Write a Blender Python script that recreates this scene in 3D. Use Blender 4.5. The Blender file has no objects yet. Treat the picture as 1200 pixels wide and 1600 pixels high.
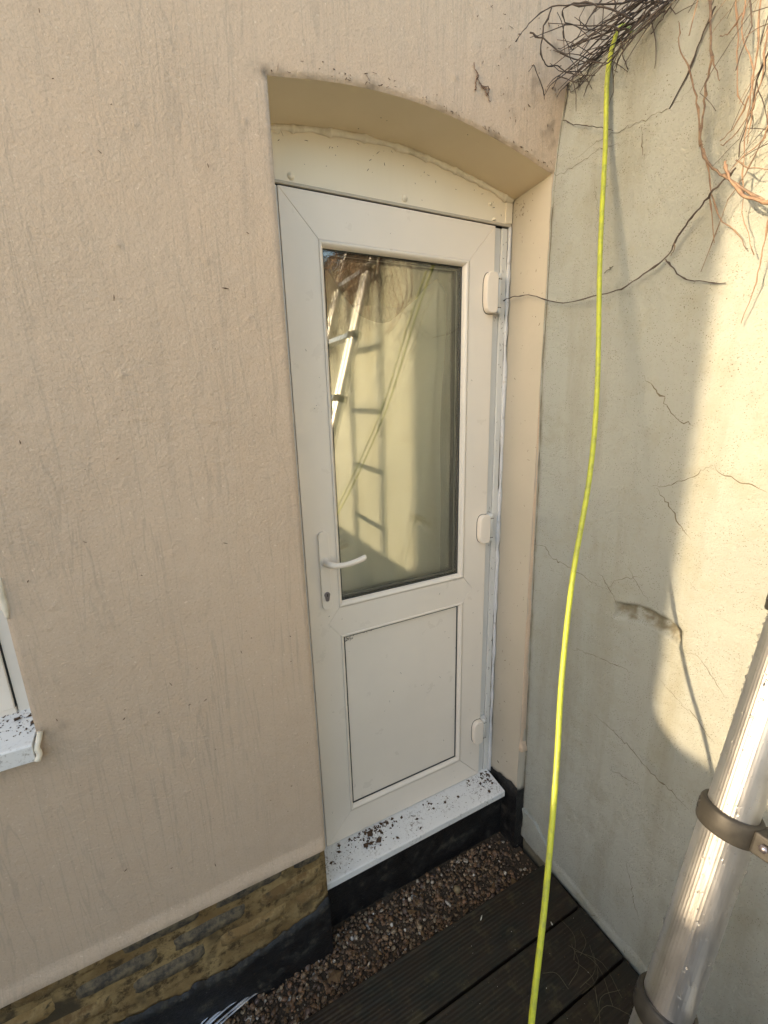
import bpy, bmesh, math, random
import numpy as np
from mathutils import Vector, Matrix

random.seed(7)
RNG = np.random.RandomState(11)
SC = bpy.context.scene
COL = SC.collection

# ------------------------------------------------------------------ camera
CAM_POS = np.array([-0.3167, -1.155, 1.481])
CR = np.array([[0.89312748, -0.44899512, -0.0269573],
               [-0.13307268, -0.20650491, -0.96935411],
               [0.42966844, 0.86934407, -0.24418419]])     # right, down, forward
cam_data = bpy.data.cameras.new('camera')
cam = bpy.data.objects.new('camera', cam_data)
COL.objects.link(cam)
SC.camera = cam
cam_data.sensor_fit = 'HORIZONTAL'
cam_data.sensor_width = 36
cam_data.lens = 681.678 / 1200 * 36
cam_data.clip_start = 0.02
cam_data.clip_end = 2000
m = Matrix.Identity(4)
for i in range(3):
    m[i][0] = CR[0][i]
    m[i][1] = -CR[1][i]
    m[i][2] = -CR[2][i]
    m[i][3] = CAM_POS[i]
cam.matrix_world = m

# ------------------------------------------------------------------ light
ELEV = 17.0
SUN_YAW = -1.5          # the light travels towards +x, a touch towards -y
w = bpy.data.worlds.new('World')
SC.world = w
w.use_nodes = True
nt = w.node_tree
bg = nt.nodes['Background']
sky = nt.nodes.new('ShaderNodeTexSky')
sky.sky_type = 'NISHITA'
sky.sun_disc = False
sky.sun_elevation = math.radians(ELEV)
sky.sun_rotation = math.radians(-90)
sky.air_density = 1.0
sky.dust_density = 2.5
tint = nt.nodes.new('ShaderNodeMix'); tint.data_type = 'RGBA'; tint.blend_type = 'MULTIPLY'
tint.inputs[0].default_value = 1.0
tint.inputs[7].default_value = (1.0, 0.94, 0.83, 1)      # the photograph's warm white balance
nt.links.new(sky.outputs[0], tint.inputs[6]); nt.links.new(tint.outputs[2], bg.inputs[0])
bg.inputs[1].default_value = 0.15
sd = bpy.data.lights.new('sun', 'SUN')
sd.energy = 2.0
sd.angle = math.radians(0.5)
sd.color = (1.0, 0.75, 0.455)
sun = bpy.data.objects.new('sun', sd)
COL.objects.link(sun)
ce, se = math.cos(math.radians(ELEV)), math.sin(math.radians(ELEV))
cy_, sy_ = math.cos(math.radians(SUN_YAW)), math.sin(math.radians(SUN_YAW))
sun.rotation_euler = Vector((ce * cy_, ce * sy_, -se)).to_track_quat('-Z', 'Y').to_euler()
sun.location = (-5, -1, 4)
SC.view_settings.view_transform = 'Standard'
SC.view_settings.look = 'None'
SC.view_settings.gamma = 1
SC.view_settings.exposure = 2.08
SC.view_settings.use_curve_mapping = False
SC.cycles.max_bounces = 10
SC.cycles.diffuse_bounces = 6
SC.cycles.transparent_max_bounces = 16


# ------------------------------------------------------------------ helpers
def at(u, v, ax, val):
    """Point of the place seen at photograph pixel (u, v) on the real plane axis=val."""
    d = CR.T @ np.array([(u - 600) / 681.678, (v - 800) / 681.678, 1.0])
    s = (val - CAM_POS[ax]) / d[ax]
    return CAM_POS + s * d


def prop(o, label=None, cat=None, group=None, kind=None):
    if label: o['label'] = label
    if cat: o['category'] = cat
    if group: o['group'] = group
    if kind: o['kind'] = kind
    return o


def empty(name, loc=(0, 0, 0), **k):
    o = bpy.data.objects.new(name, None)
    o.empty_display_size = 0.05
    o.location = loc
    COL.objects.link(o)
    return prop(o, **k)


def link(name, me, mat, parent=None, smooth=False, **k):
    o = bpy.data.objects.new(name, me)
    COL.objects.link(o)
    if mat is not None and not me.materials:
        me.materials.append(mat)
    if smooth:
        me.polygons.foreach_set('use_smooth', [True] * len(me.polygons))
    if parent is not None:
        o.parent = parent
        o.matrix_parent_inverse = Matrix.Translation(-Vector(parent.location))
    return prop(o, **k)


def pyd(name, V, F, mat, parent=None, smooth=False, **k):
    me = bpy.data.meshes.new(name)
    me.from_pydata([tuple(map(float, v)) for v in V], [], [tuple(int(i) for i in f) for f in F])
    me.update()
    return link(name, me, mat, parent, smooth, **k)


def fix_normals(me):
    bm = bmesh.new(); bm.from_mesh(me)
    bmesh.ops.recalc_face_normals(bm, faces=bm.faces)
    bm.to_mesh(me); bm.free()


def box_vf(x0, x1, y0, y1, z0, z1):
    V = [(x, y, z) for x in (x0, x1) for y in (y0, y1) for z in (z0, z1)]
    F = [(0, 1, 3, 2), (4, 6, 7, 5), (0, 4, 5, 1), (2, 3, 7, 6), (0, 2, 6, 4), (1, 5, 7, 3)]
    return V, F


def bev(me, r, seg=2):
    bm = bmesh.new(); bm.from_mesh(me)
    bmesh.ops.recalc_face_normals(bm, faces=bm.faces)
    bmesh.ops.bevel(bm, geom=list(bm.edges), offset=r, segments=seg, profile=0.5, affect='EDGES', clamp_overlap=True)
    bm.to_mesh(me); bm.free()


def box(name, x0, x1, y0, y1, z0, z1, mat, parent=None, r=0.0, seg=2, **k):
    V, F = box_vf(x0, x1, y0, y1, z0, z1)
    o = pyd(name, V, F, mat, parent, **k)
    if r > 0:
        bev(o.data, r, seg)
    return o


def prism(name, poly, y0, y1, mat, parent=None, r=0.0, **k):
    """Outline in x,z extruded from y0 (front) to y1."""
    n = len(poly)
    V = [(x, y0, z) for x, z in poly] + [(x, y1, z) for x, z in poly]
    F = [tuple(range(n)), tuple(range(2 * n - 1, n - 1, -1))]
    F += [(i, i + n, (i + 1) % n + n, (i + 1) % n) for i in range(n)]
    o = pyd(name, V, F, mat, parent, **k)
    if r > 0:
        bev(o.data, r, 2)
    else:
        fix_normals(o.data)
    return o


def frame_from(d):
    d = d / (np.linalg.norm(d) + 1e-12)
    a = np.array([0, 0, 1.0]) if abs(d[2]) < 0.9 else np.array([1.0, 0, 0])
    u = np.cross(d, a); u /= np.linalg.norm(u)
    return u, np.cross(d, u)


def tube_vf(P, Rr, n=6, cap=True, off=0):
    P = np.asarray(P, float)
    m_ = len(P)
    Rr = np.full(m_, Rr, float) if np.isscalar(Rr) else np.asarray(Rr, float)
    V, F = [], []
    T = np.gradient(P, axis=0)
    u, v = frame_from(T[0])
    ang = np.arange(n) * 2 * np.pi / n
    for i in range(m_):
        t = T[i] / (np.linalg.norm(T[i]) + 1e-12)
        u = u - t * (u @ t); u /= np.linalg.norm(u) + 1e-12
        v = np.cross(t, u)
        for a in ang:
            V.append(P[i] + Rr[i] * (math.cos(a) * u + math.sin(a) * v))
    for i in range(m_ - 1):
        for j in range(n):
            a, b = i * n + j, i * n + (j + 1) % n
            F.append((a + off, b + off, b + n + off, a + n + off))
    if cap:
        F.append(tuple(off + j for j in range(n - 1, -1, -1)))
        F.append(tuple(off + (m_ - 1) * n + j for j in range(n)))
    return V, F


def tubes(name, L, mat, parent=None, n=6, **k):
    V, F = [], []
    for P, r in L:
        v, f = tube_vf(P, r, n, off=len(V))
        V += v; F += f
    return pyd(name, V, F, mat, parent, True, **k)


def smooth_path(P, k=6):
    """Catmull-Rom through the points."""
    P = np.asarray(P, float)
    Q = np.vstack([2 * P[0] - P[1], P, 2 * P[-1] - P[-2]])
    out = []
    for i in range(1, len(Q) - 2):
        for s in np.linspace(0, 1, k, endpoint=False):
            a, b, c, d = Q[i - 1], Q[i], Q[i + 1], Q[i + 2]
            out.append(0.5 * (2 * b + (c - a) * s + (2 * a - 5 * b + 4 * c - d) * s * s + (3 * b - a - 3 * c + d) * s ** 3))
    out.append(P[-1])
    return np.array(out)


_G = {}
def vnoise(x, y, seed=0):
    """Smooth value noise in -1..1 on arrays."""
    if seed not in _G:
        _G[seed] = np.random.RandomState(seed + 100).rand(256, 256) * 2 - 1
    G = _G[seed]
    xi = np.floor(x).astype(int); yi = np.floor(y).astype(int)
    fx = x - xi; fy = y - yi
    fx = fx * fx * (3 - 2 * fx); fy = fy * fy * (3 - 2 * fy)
    g = lambda a, b: G[a % 256, b % 256]
    return (g(xi, yi) * (1 - fx) + g(xi + 1, yi) * fx) * (1 - fy) + (g(xi, yi + 1) * (1 - fx) + g(xi + 1, yi + 1) * fx) * fy


def fbm(x, y, f0, octv=4, seed=0):
    s = 0; a = 1; t = 0
    for o in range(octv):
        s = s + a * vnoise(x * f0 * 2 ** o + 7.3 * o, y * f0 * 2 ** o + 3.1 * o, seed + o); t += a; a *= 0.5
    return s / t


def sstep(a, b, x):
    t = np.clip((x - a) / (b - a), 0, 1)
    return t * t * (3 - 2 * t)


# ------------------------------------------------------------------ materials
def mat(name, base, rough=0.6, metal=0.0, spec=0.5):
    mt = bpy.data.materials.new(name)
    mt.use_nodes = True
    b = mt.node_tree.nodes['Principled BSDF']
    b.inputs['Base Color'].default_value = (*base, 1)
    b.inputs['Roughness'].default_value = rough
    b.inputs['Metallic'].default_value = metal
    b.inputs['Specular IOR Level'].default_value = spec
    return mt


class NB:
    """Small node-graph writer."""
    def __init__(s, mt):
        s.t = mt.node_tree; s.b = s.t.nodes['Principled BSDF']
        s.tc = s.t.nodes.new('ShaderNodeTexCoord')
        s.obj = s.tc.outputs['Object']
    def n(s, typ, **k):
        nd = s.t.nodes.new(typ)
        for a, v in k.items(): setattr(nd, a, v)
        return nd
    def l(s, a, b): s.t.links.new(a, b)
    def mapped(s, scale, rot=(0, 0, 0), src=None):
        mp = s.n('ShaderNodeMapping'); mp.inputs['Scale'].default_value = scale
        mp.inputs['Rotation'].default_value = rot
        s.l(src or s.obj, mp.inputs[0]); return mp.outputs[0]
    def noise(s, scale, detail=4, rough=0.55, vec=None, dist=0):
        nd = s.n('ShaderNodeTexNoise'); nd.inputs['Scale'].default_value = scale
        nd.inputs['Detail'].default_value = detail; nd.inputs['Roughness'].default_value = rough
        nd.inputs['Distortion'].default_value = dist
        s.l(vec or s.obj, nd.inputs['Vector']); return nd.outputs['Fac']
    def voro(s, scale, vec=None, feat='F1'):
        nd = s.n('ShaderNodeTexVoronoi', feature=feat); nd.inputs['Scale'].default_value = scale
        s.l(vec or s.obj, nd.inputs['Vector']); return nd.outputs['Distance']
    def ramp(s, fac, a, b, c0=(0, 0, 0), c1=(1, 1, 1)):
        r = s.n('ShaderNodeValToRGB'); r.color_ramp.elements[0].position = a; r.color_ramp.elements[1].position = b
        r.color_ramp.elements[0].color = (*c0, 1); r.color_ramp.elements[1].color = (*c1, 1)
        s.l(fac, r.inputs[0]); return r.outputs[0]
    def mix(s, fac, A, B, mode='MIX'):
        m_ = s.n('ShaderNodeMix', data_type='RGBA', blend_type=mode)
        for sock, v in ((m_.inputs[0], fac), (m_.inputs[6], A), (m_.inputs[7], B)):
            if isinstance(v, (int, float)): sock.default_value = v
            elif isinstance(v, tuple): sock.default_value = (*v, 1)
            else: s.l(v, sock)
        return m_.outputs[2]
    def math(s, op, a, b=None):
        m_ = s.n('ShaderNodeMath', operation=op)
        for sock, v in zip(m_.inputs, (a, b)):
            if v is None: continue
            if isinstance(v, (int, float)): sock.default_value = v
            else: s.l(v, sock)
        return m_.outputs[0]
    def attr(s, name):
        a = s.n('ShaderNodeAttribute'); a.attribute_name = name; return a.outputs['Fac']
    def color(s, c): s.l(c, s.b.inputs['Base Color'])
    def rough(s, c): s.l(c, s.b.inputs['Roughness'])
    def bump(s, h, dist=0.001, strength=1.0):
        bp = s.n('ShaderNodeBump'); bp.inputs['Distance'].default_value = dist; bp.inputs['Strength'].default_value = strength
        s.l(h, bp.inputs['Height'])
        prev = s.b.inputs['Normal'].links
        if prev: s.l(prev[0].from_socket, bp.inputs['Normal'])
        s.l(bp.outputs[0], s.b.inputs['Normal'])


# painted render of the house: pinkish beige masonry paint, pebbly, with rain runs
M_RENDER = mat('house_render_paint', (0.50, 0.42, 0.335), 0.62, spec=0.35)
g = NB(M_RENDER)
big = g.noise(2.2, 3)
c = g.mix(g.ramp(big, 0.35, 0.68), (0.545, 0.425, 0.315), (0.575, 0.445, 0.328))
mott = g.noise(28, 5, 0.65)
c = g.mix(g.ramp(mott, 0.35, 0.8), c, (0.58, 0.465, 0.355))
grit = g.ramp(g.noise(190, 3, 0.7), 0.52, 0.72)
c = g.mix(g.math('MULTIPLY', grit, 0.5), c, (0.40, 0.31, 0.23))
c = g.mix(g.math('MULTIPLY', g.ramp(g.noise(150, 2, 0.6, g.mapped((1, 1, 1), (0.5, 0, 0))), 0.66, 0.74), 0.6), c, (0.74, 0.63, 0.50))
run = g.noise(1.0, 3, 0.5, g.mapped((30, 1, 1.7)), 0.8)
runs = g.ramp(g.math('ABSOLUTE', g.math('SUBTRACT', run, 0.5)), 0.004, 0.022, (1, 1, 1), (0, 0, 0))
gate = g.ramp(g.noise(2.3, 3), 0.30, 0.58)
runm = g.math('MULTIPLY', runs, g.math('MULTIPLY', gate, 0.36))
c = g.mix(runm, c, (0.36, 0.30, 0.235))
run2 = g.ramp(g.noise(1.0, 3, 0.5, g.mapped((70, 1, 2.2)), 0.2), 0.60, 0.67)
c = g.mix(g.math('MULTIPLY', run2, g.math('MULTIPLY', gate, 0.18)), c, (0.37, 0.31, 0.25))
speck = g.ramp(g.voro(46), 0.035, 0.05, (1, 1, 1), (0, 0, 0))
spg = g.ramp(g.noise(9, 2), 0.62, 0.66)
c = g.mix(g.math('MULTIPLY', speck, spg), c, (0.06, 0.045, 0.03))
drt = g.attr('dirt')
c = g.mix(drt, c, (0.16, 0.125, 0.085))
g.color(c)
rr = g.ramp(mott, 0.2, 0.8, (0.5, 0.5, 0.5), (0.72, 0.72, 0.72))
g.rough(rr)
pv = g.noise(150, 5, 0.7)
pv2 = g.ramp(g.voro(190, feat='SMOOTH_F1'), 0.1, 0.6)
patch = g.ramp(g.noise(4, 4), 0.36, 0.70, (0.5, 0.5, 0.5), (1, 1, 1))
g.bump(g.math('MULTIPLY', pv, patch), 0.0040, 0.9)
g.bump(g.noise(1.0, 4, 0.5, g.mapped((34, 1, 3))), 0.003, 0.2)
g.bump(g.noise(18, 3), 0.003, 0.25)

# same paint, smooth, inside the reveal
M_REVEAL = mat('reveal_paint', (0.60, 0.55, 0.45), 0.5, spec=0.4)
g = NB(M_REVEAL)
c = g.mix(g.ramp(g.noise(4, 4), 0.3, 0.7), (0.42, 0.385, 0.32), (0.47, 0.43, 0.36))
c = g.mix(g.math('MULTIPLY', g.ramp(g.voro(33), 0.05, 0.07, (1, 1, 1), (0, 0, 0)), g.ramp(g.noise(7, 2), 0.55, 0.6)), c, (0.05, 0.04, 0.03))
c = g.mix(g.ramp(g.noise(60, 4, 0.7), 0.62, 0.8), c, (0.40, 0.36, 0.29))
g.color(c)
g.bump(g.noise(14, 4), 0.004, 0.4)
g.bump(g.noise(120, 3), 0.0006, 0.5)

M_SOFFIT = mat('soffit_paint', (0.52, 0.41, 0.25), 0.5, spec=0.4)
g = NB(M_SOFFIT)
c = g.mix(g.ramp(g.noise(5, 4), 0.3, 0.7), (0.68, 0.57, 0.39), (0.73, 0.62, 0.44))
c = g.mix(g.math('MULTIPLY', g.ramp(g.voro(40), 0.05, 0.07, (1, 1, 1), (0, 0, 0)), g.ramp(g.noise(11, 2), 0.58, 0.62)), c, (0.07, 0.05, 0.03))
g.color(c)
g.bump(g.noise(18, 4), 0.003, 0.4)

# garden wall: old pale green-cream tyrolean render
M_GARDEN = mat('garden_wall_render', (0.5, 0.49, 0.38), 0.85, spec=0.2)
g = NB(M_GARDEN)
c = g.mix(g.ramp(g.noise(1.6, 4), 0.35, 0.65), (0.318, 0.340, 0.325), (0.372, 0.392, 0.368))
c = g.mix(g.ramp(g.noise(12, 5, 0.7), 0.5, 0.85), c, (0.30, 0.305, 0.255))
grime_and_gap = g.noise(1.0, 5, 0.6, g.mapped((1, 9, 1.3)))
c = g.mix(g.math('MULTIPLY', g.ramp(grime_and_gap, 0.50, 0.72), 0.55), c, (0.24, 0.235, 0.18))
pit = g.ramp(g.voro(210), 0.12, 0.26, (1, 1, 1), (0, 0, 0))
pitg = g.ramp(g.noise(30, 3), 0.40, 0.58)
c = g.mix(g.math('MULTIPLY', g.math('MULTIPLY', pit, pitg), 0.85), c, (0.12, 0.105, 0.075))
pit2 = g.ramp(g.voro(60), 0.05, 0.10, (1, 1, 1), (0, 0, 0))
c = g.mix(g.math('MULTIPLY', pit2, g.ramp(g.noise(6, 3), 0.52, 0.6)), c, (0.13, 0.115, 0.08))
dirt = g.attr('dirt')
c = g.mix(dirt, c, g.mix(g.noise(60, 4), (0.10, 0.09, 0.06), (0.26, 0.24, 0.18)))
g.color(c)
gr = g.noise(260, 4, 0.7)
g.bump(gr, 0.0035, 1.0)
g.bump(g.noise(75, 4, 0.65), 0.004, 0.7)

M_CRACK = mat('dark_crack', (0.10, 0.085, 0.06), 0.95, spec=0.1)  # dark brown for the crack strips and the open joint
g = NB(M_CRACK); g.color(g.mix(g.noise(40, 3), (0.06, 0.05, 0.035), (0.22, 0.20, 0.15)))

def upvc(name, col, rough=0.28, dirt=0.35, warm=(0.45, 0.40, 0.30)):
    mt = mat(name, col, rough, spec=0.5)
    g = NB(mt)
    c = g.mix(g.ramp(g.noise(3, 4, 0.6), 0.3, 0.75), col, tuple(x * 0.93 for x in col))
    st = g.ramp(g.noise(1.0, 4, 0.6, g.mapped((22, 22, 1.6))), 0.55, 0.75)
    c = g.mix(g.math('MULTIPLY', st, dirt * 0.4), c, tuple(col[i] * 0.8 + warm[i] * 0.2 for i in range(3)))
    sp = g.ramp(g.voro(38), 0.03, 0.05, (1, 1, 1), (0, 0, 0))
    c = g.mix(g.math('MULTIPLY', sp, g.ramp(g.noise(6, 2), 0.58, 0.62)), c, (0.10, 0.08, 0.05))
    g.color(c)
    g.rough(g.ramp(g.noise(9, 4, 0.65), 0.25, 0.8, (rough - 0.06,) * 3, (rough + 0.2,) * 3))
    g.bump(g.noise(7, 2), 0.0015, 0.25)
    return mt
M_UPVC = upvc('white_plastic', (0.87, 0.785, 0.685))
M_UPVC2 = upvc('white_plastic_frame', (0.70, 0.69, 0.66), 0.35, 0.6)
M_PANEL = upvc('arch_board_paint', (0.87, 0.79, 0.65), 0.5, 0.8)
M_SEAL = mat('sealant', (0.78, 0.73, 0.62), 0.4)
g = NB(M_SEAL); g.color(g.mix(g.ramp(g.noise(24, 4), 0.5, 0.7), (0.80, 0.74, 0.62), (0.58, 0.52, 0.40)))
M_SEALG = mat('grey_sealant', (0.6, 0.6, 0.62), 0.5)
g = NB(M_SEALG); g.color(g.mix(g.ramp(g.noise(40, 5, 0.7), 0.56, 0.72), (0.62, 0.62, 0.63), (0.42, 0.40, 0.38)))
M_DARKGAP = mat('dark_joint', (0.12, 0.105, 0.08), 0.8)
M_TRIM = mat('trim_strip', (0.50, 0.45, 0.37), 0.5)
M_GASKET = mat('black_gasket', (0.02, 0.022, 0.02), 0.45)
M_SPACER = mat('spacer_bar', (0.012, 0.014, 0.013), 0.6, spec=0.2)
M_SPLINE = mat('spacer_reflect_line', (0.35, 0.36, 0.33), 0.35, 0.6)
M_SILVER = mat('lock_metal', (0.33, 0.30, 0.33), 0.35, 0.9)
M_KEY = mat('keyway', (0.02, 0.02, 0.02), 0.6)
M_SILL = upvc('sill_plastic', (0.78, 0.78, 0.77), 0.3, 0.5)
g = NB(M_SILL)
g.b = M_SILL.node_tree.nodes['Principled BSDF']
src = g.b.inputs['Base Color'].links[0].from_socket
d1 = g.ramp(g.noise(90, 5, 0.8), 0.53, 0.64)
d2 = g.ramp(g.noise(9, 4, 0.6), 0.42, 0.66)
g.color(g.mix(g.math('MULTIPLY', g.math('MULTIPLY', d1, d2), 0.85), src, (0.14, 0.10, 0.065)))

def pane_mat(name, k):
    mt = bpy.data.materials.new(name); mt.use_nodes = True
    t = mt.node_tree; t.nodes.clear()
    out = t.nodes.new('ShaderNodeOutputMaterial'); mx = t.nodes.new('ShaderNodeMixShader')
    tr = t.nodes.new('ShaderNodeBsdfTransparent'); gl = t.nodes.new('ShaderNodeBsdfGlossy')
    tr.inputs[0].default_value = (0.97, 0.975, 0.95, 1)
    gl.inputs[0].default_value = (0.99, 0.98, 0.93, 1); gl.inputs['Roughness'].default_value = 0.0
    fr = t.nodes.new('ShaderNodeLayerWeight'); fr.inputs[0].default_value = 0.25
    ad = t.nodes.new('ShaderNodeMath'); ad.operation = 'MULTIPLY_ADD'
    t.links.new(fr.outputs['Fresnel'], ad.inputs[0]); ad.inputs[1].default_value = 0.8; ad.inputs[2].default_value = k
    t.links.new(ad.outputs[0], mx.inputs[0]); t.links.new(tr.outputs[0], mx.inputs[1]); t.links.new(gl.outputs[0], mx.inputs[2])
    t.links.new(mx.outputs[0], out.inputs[0])
    return mt
M_GLASS = pane_mat('outer_glass', 0.11)
M_GLASS2 = pane_mat('coated_inner_glass', 0.25)
M_FABRIC = mat('cream_cloth', (0.66, 0.65, 0.55), 0.8, spec=0.1)
g = NB(M_FABRIC)
g.color(g.mix(g.ramp(g.noise(6, 4), 0.3, 0.7), (0.80, 0.76, 0.64), (0.84, 0.80, 0.68)))
g.b.inputs['Subsurface Weight'].default_value = 0.0
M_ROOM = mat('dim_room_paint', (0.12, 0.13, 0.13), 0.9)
M_HOOK = mat('clear_plastic_hook', (0.35, 0.36, 0.34), 0.15)

# brick plinth
M_BRICK = mat('smeared_brick', (0.2, 0.14, 0.07), 0.85, spec=0.25)
g = NB(M_BRICK)
oi = g.n('ShaderNodeObjectInfo')
base = g.mix(oi.outputs['Random'], (0.13, 0.08, 0.035), (0.25, 0.165, 0.07))
c = g.mix(g.ramp(g.noise(15, 5, 0.7), 0.46, 0.58), base, (0.30, 0.215, 0.10))
c = g.mix(g.math('MULTIPLY', g.ramp(g.noise(7, 4, 0.6), 0.5, 0.62), 0.7), c, (0.10, 0.065, 0.035))
c = g.mix(g.ramp(g.noise(40, 5, 0.7), 0.56, 0.68), c, (0.07, 0.055, 0.035))
g.color(c)
g.bump(g.noise(60, 5, 0.7), 0.005, 0.8)
M_BRICKD = mat('dark_stained_brick', (0.06, 0.055, 0.045), 0.8)
g = NB(M_BRICKD)
g.color(g.mix(g.ramp(g.noise(45, 5, 0.7), 0.40, 0.66), (0.045, 0.04, 0.034), (0.19, 0.15, 0.09)))
g.bump(g.noise(70, 5, 0.7), 0.005, 0.8)
M_MORTAR = mat('sandy_mortar', (0.30, 0.22, 0.11), 0.95, spec=0.15)
g = NB(M_MORTAR)
c = g.mix(g.ramp(g.noise(9, 5, 0.6), 0.38, 0.62), (0.19, 0.125, 0.055), (0.33, 0.24, 0.115))
c = g.mix(g.ramp(g.noise(22, 6, 0.75), 0.50, 0.62), c, (0.075, 0.052, 0.028))
c = g.mix(g.ramp(g.noise(6, 4, 0.6), 0.54, 0.64), c, (0.07, 0.055, 0.035))
g.color(c)
g.bump(g.noise(50, 5, 0.7), 0.006, 0.8)
M_BITUMEN = mat('black_bitumen', (0.012, 0.012, 0.013), 0.42, spec=0.5)
g = NB(M_BITUMEN)
c = g.mix(g.ramp(g.noise(14, 6, 0.8), 0.54, 0.70), (0.010, 0.010, 0.011), (0.085, 0.076, 0.058))
c = g.mix(g.ramp(g.noise(120, 4, 0.7), 0.68, 0.72), c, (0.25, 0.23, 0.19))
g.color(c)
g.rough(g.ramp(g.noise(14, 4), 0.3, 0.7, (0.3,) * 3, (0.75,) * 3))
g.bump(g.noise(40, 5, 0.7), 0.006, 0.9)

# decking
M_DECK = mat('wet_old_decking', (0.03, 0.022, 0.015), 0.55, spec=0.4)
g = NB(M_DECK)
oi = g.n('ShaderNodeObjectInfo')
c = g.mix(oi.outputs['Random'], (0.010, 0.0075, 0.005), (0.021, 0.013, 0.007))
grain = g.noise(1.0, 6, 0.65, g.mapped((3, 60, 60)))
c = g.mix(g.ramp(grain, 0.5, 0.7), c, (0.045, 0.031, 0.018))
c = g.mix(g.ramp(g.noise(6, 6, 0.75), 0.44, 0.60), c, (0.012, 0.013, 0.009))
c = g.mix(g.math('MULTIPLY', g.ramp(g.noise(16, 5, 0.7), 0.55, 0.68), 0.7), c, (0.055, 0.045, 0.022))
c = g.mix(g.ramp(g.noise(150, 3, 0.7), 0.70, 0.74), c, (0.16, 0.14, 0.10))
g.color(c)
g.rough(g.ramp(g.noise(7, 4), 0.35, 0.65, (0.35,) * 3, (0.8,) * 3))
g.bump(grain, 0.002, 0.8)
M_GROUND = mat('dark_soil', (0.06, 0.045, 0.03), 0.95)
g = NB(M_GROUND); g.color(g.mix(g.noise(3, 6, 0.7), (0.035, 0.026, 0.018), (0.10, 0.075, 0.05))); g.bump(g.noise(20, 6, 0.7), 0.02)
M_GRASS = mat('lawn', (0.05, 0.07, 0.02), 0.95)
g = NB(M_GRASS); g.color(g.mix(g.noise(4, 6, 0.7), (0.035, 0.05, 0.014), (0.085, 0.10, 0.03))); g.bump(g.noise(40, 5, 0.7), 0.03)

M_HOSE = mat('yellow_green_plastic', (0.55, 0.62, 0.02), 0.42, spec=0.5)
g = NB(M_HOSE)
g.color(g.mix(g.ramp(g.noise(45, 5, 0.7), 0.45, 0.70), (0.40, 0.45, 0.035), (0.24, 0.27, 0.06)))
g.bump(g.noise(1.0, 2, 0.5, g.mapped((300, 300, 6))), 0.0006, 0.5)
M_ALU = mat('ribbed_aluminium', (0.80, 0.79, 0.75), 0.30, 1.0)
g = NB(M_ALU)
g.rough(g.ramp(g.noise(1, 4, 0.7, g.mapped((60, 60, 8))), 0.3, 0.8, (0.36,) * 3, (0.50,) * 3))
g.color(g.mix(g.ramp(g.noise(20, 4, 0.6), 0.5, 0.8), (0.62, 0.625, 0.64), (0.50, 0.505, 0.52)))
M_COLLAR = mat('grey_plastic_collar', (0.10, 0.095, 0.085), 0.5, spec=0.3)
g = NB(M_COLLAR); g.color(g.mix(g.ramp(g.noise(40, 4), 0.4, 0.8), (0.026, 0.025, 0.023), (0.055, 0.052, 0.046)))
M_RUBBER = mat('black_rubber', (0.02, 0.02, 0.022), 0.6)
M_WATER = mat('water_drop', (0.9, 0.9, 0.9), 0.03, spec=0.6)
M_WATER.node_tree.nodes['Principled BSDF'].inputs['Transmission Weight'].default_value = 1.0
M_WATER.node_tree.nodes['Principled BSDF'].inputs['IOR'].default_value = 1.33
M_VINE = mat('woody_stem', (0.14, 0.09, 0.065), 0.8)
g = NB(M_VINE)
oi = g.n('ShaderNodeObjectInfo')
c = g.mix(oi.outputs['Random'], (0.085, 0.06, 0.052), (0.20, 0.125, 0.09))
g.color(g.mix(g.ramp(g.noise(70, 4, 0.7), 0.35, 0.7), c, (0.27, 0.19, 0.13)))
g.bump(g.noise(200, 4), 0.001, 0.8)
M_VINED = mat('dark_woody_stem', (0.05, 0.04, 0.038), 0.8)
g = NB(M_VINED); g.color(g.mix(g.noise(80, 3), (0.030, 0.025, 0.026), (0.09, 0.07, 0.06))); g.bump(g.noise(200, 4), 0.001, 0.8)
M_DEBRIS = mat('leaf_crumbs', (0.05, 0.03, 0.018), 0.9)
g = NB(M_DEBRIS); g.color(g.mix(g.noise(90, 2), (0.022, 0.014, 0.010), (0.13, 0.075, 0.04)))
M_CHIP = mat('pale_chips', (0.7, 0.68, 0.6), 0.6)
M_BACKWALL = mat('far_painted_masonry', (0.5, 0.42, 0.33), 0.9)
g = NB(M_BACKWALL); g.color(g.mix(g.noise(2, 5), (0.30, 0.22, 0.16), (0.42, 0.33, 0.25))); g.bump(g.noise(30, 4), 0.01)
M_FOIL = mat('clear_plastic_strip', (0.62, 0.64, 0.68), 0.2, 0.35)

# ------------------------------------------------------------------ dimensions
T = 0.152            # door face to house wall face
XL, XR = -0.045, 0.715
XW = 0.746
Z_REND = 0.205       # bottom of the house render
Z_DECK = -0.18
Z_TOP = 2.27
H = 1.98
ARX = [-0.2, -0.045, 0.036, 0.147, 0.271, 0.373, 0.486, 0.611, 0.715, 0.8]
ARZ = [2.075, 2.096, 2.113, 2.127, 2.132, 2.127, 2.112, 2.090, 2.062, 2.04]
def arch(x): return np.interp(x, np.linspace(-0.05, 0.72, 60), _arc_s)
_arc_s = np.convolve(np.pad(np.interp(np.linspace(-0.05, 0.72, 60), ARX, ARZ), 4, mode='edge'), np.ones(9) / 9, 'valid')

def wall_offset(y, z):
    """the garden wall is out of true where it meets the house"""
    c = np.interp(z, [-0.3, 0.145, 0.6, 1.07, 1.59, 2.02, 2.16, 2.27, 2.6], [0.0, 0.0, -0.012, -0.022, -0.033, -0.031, -0.018, -0.003, 0])
    return c * np.exp(-np.clip(-y - T, 0, 9) / 0.16)

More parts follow.
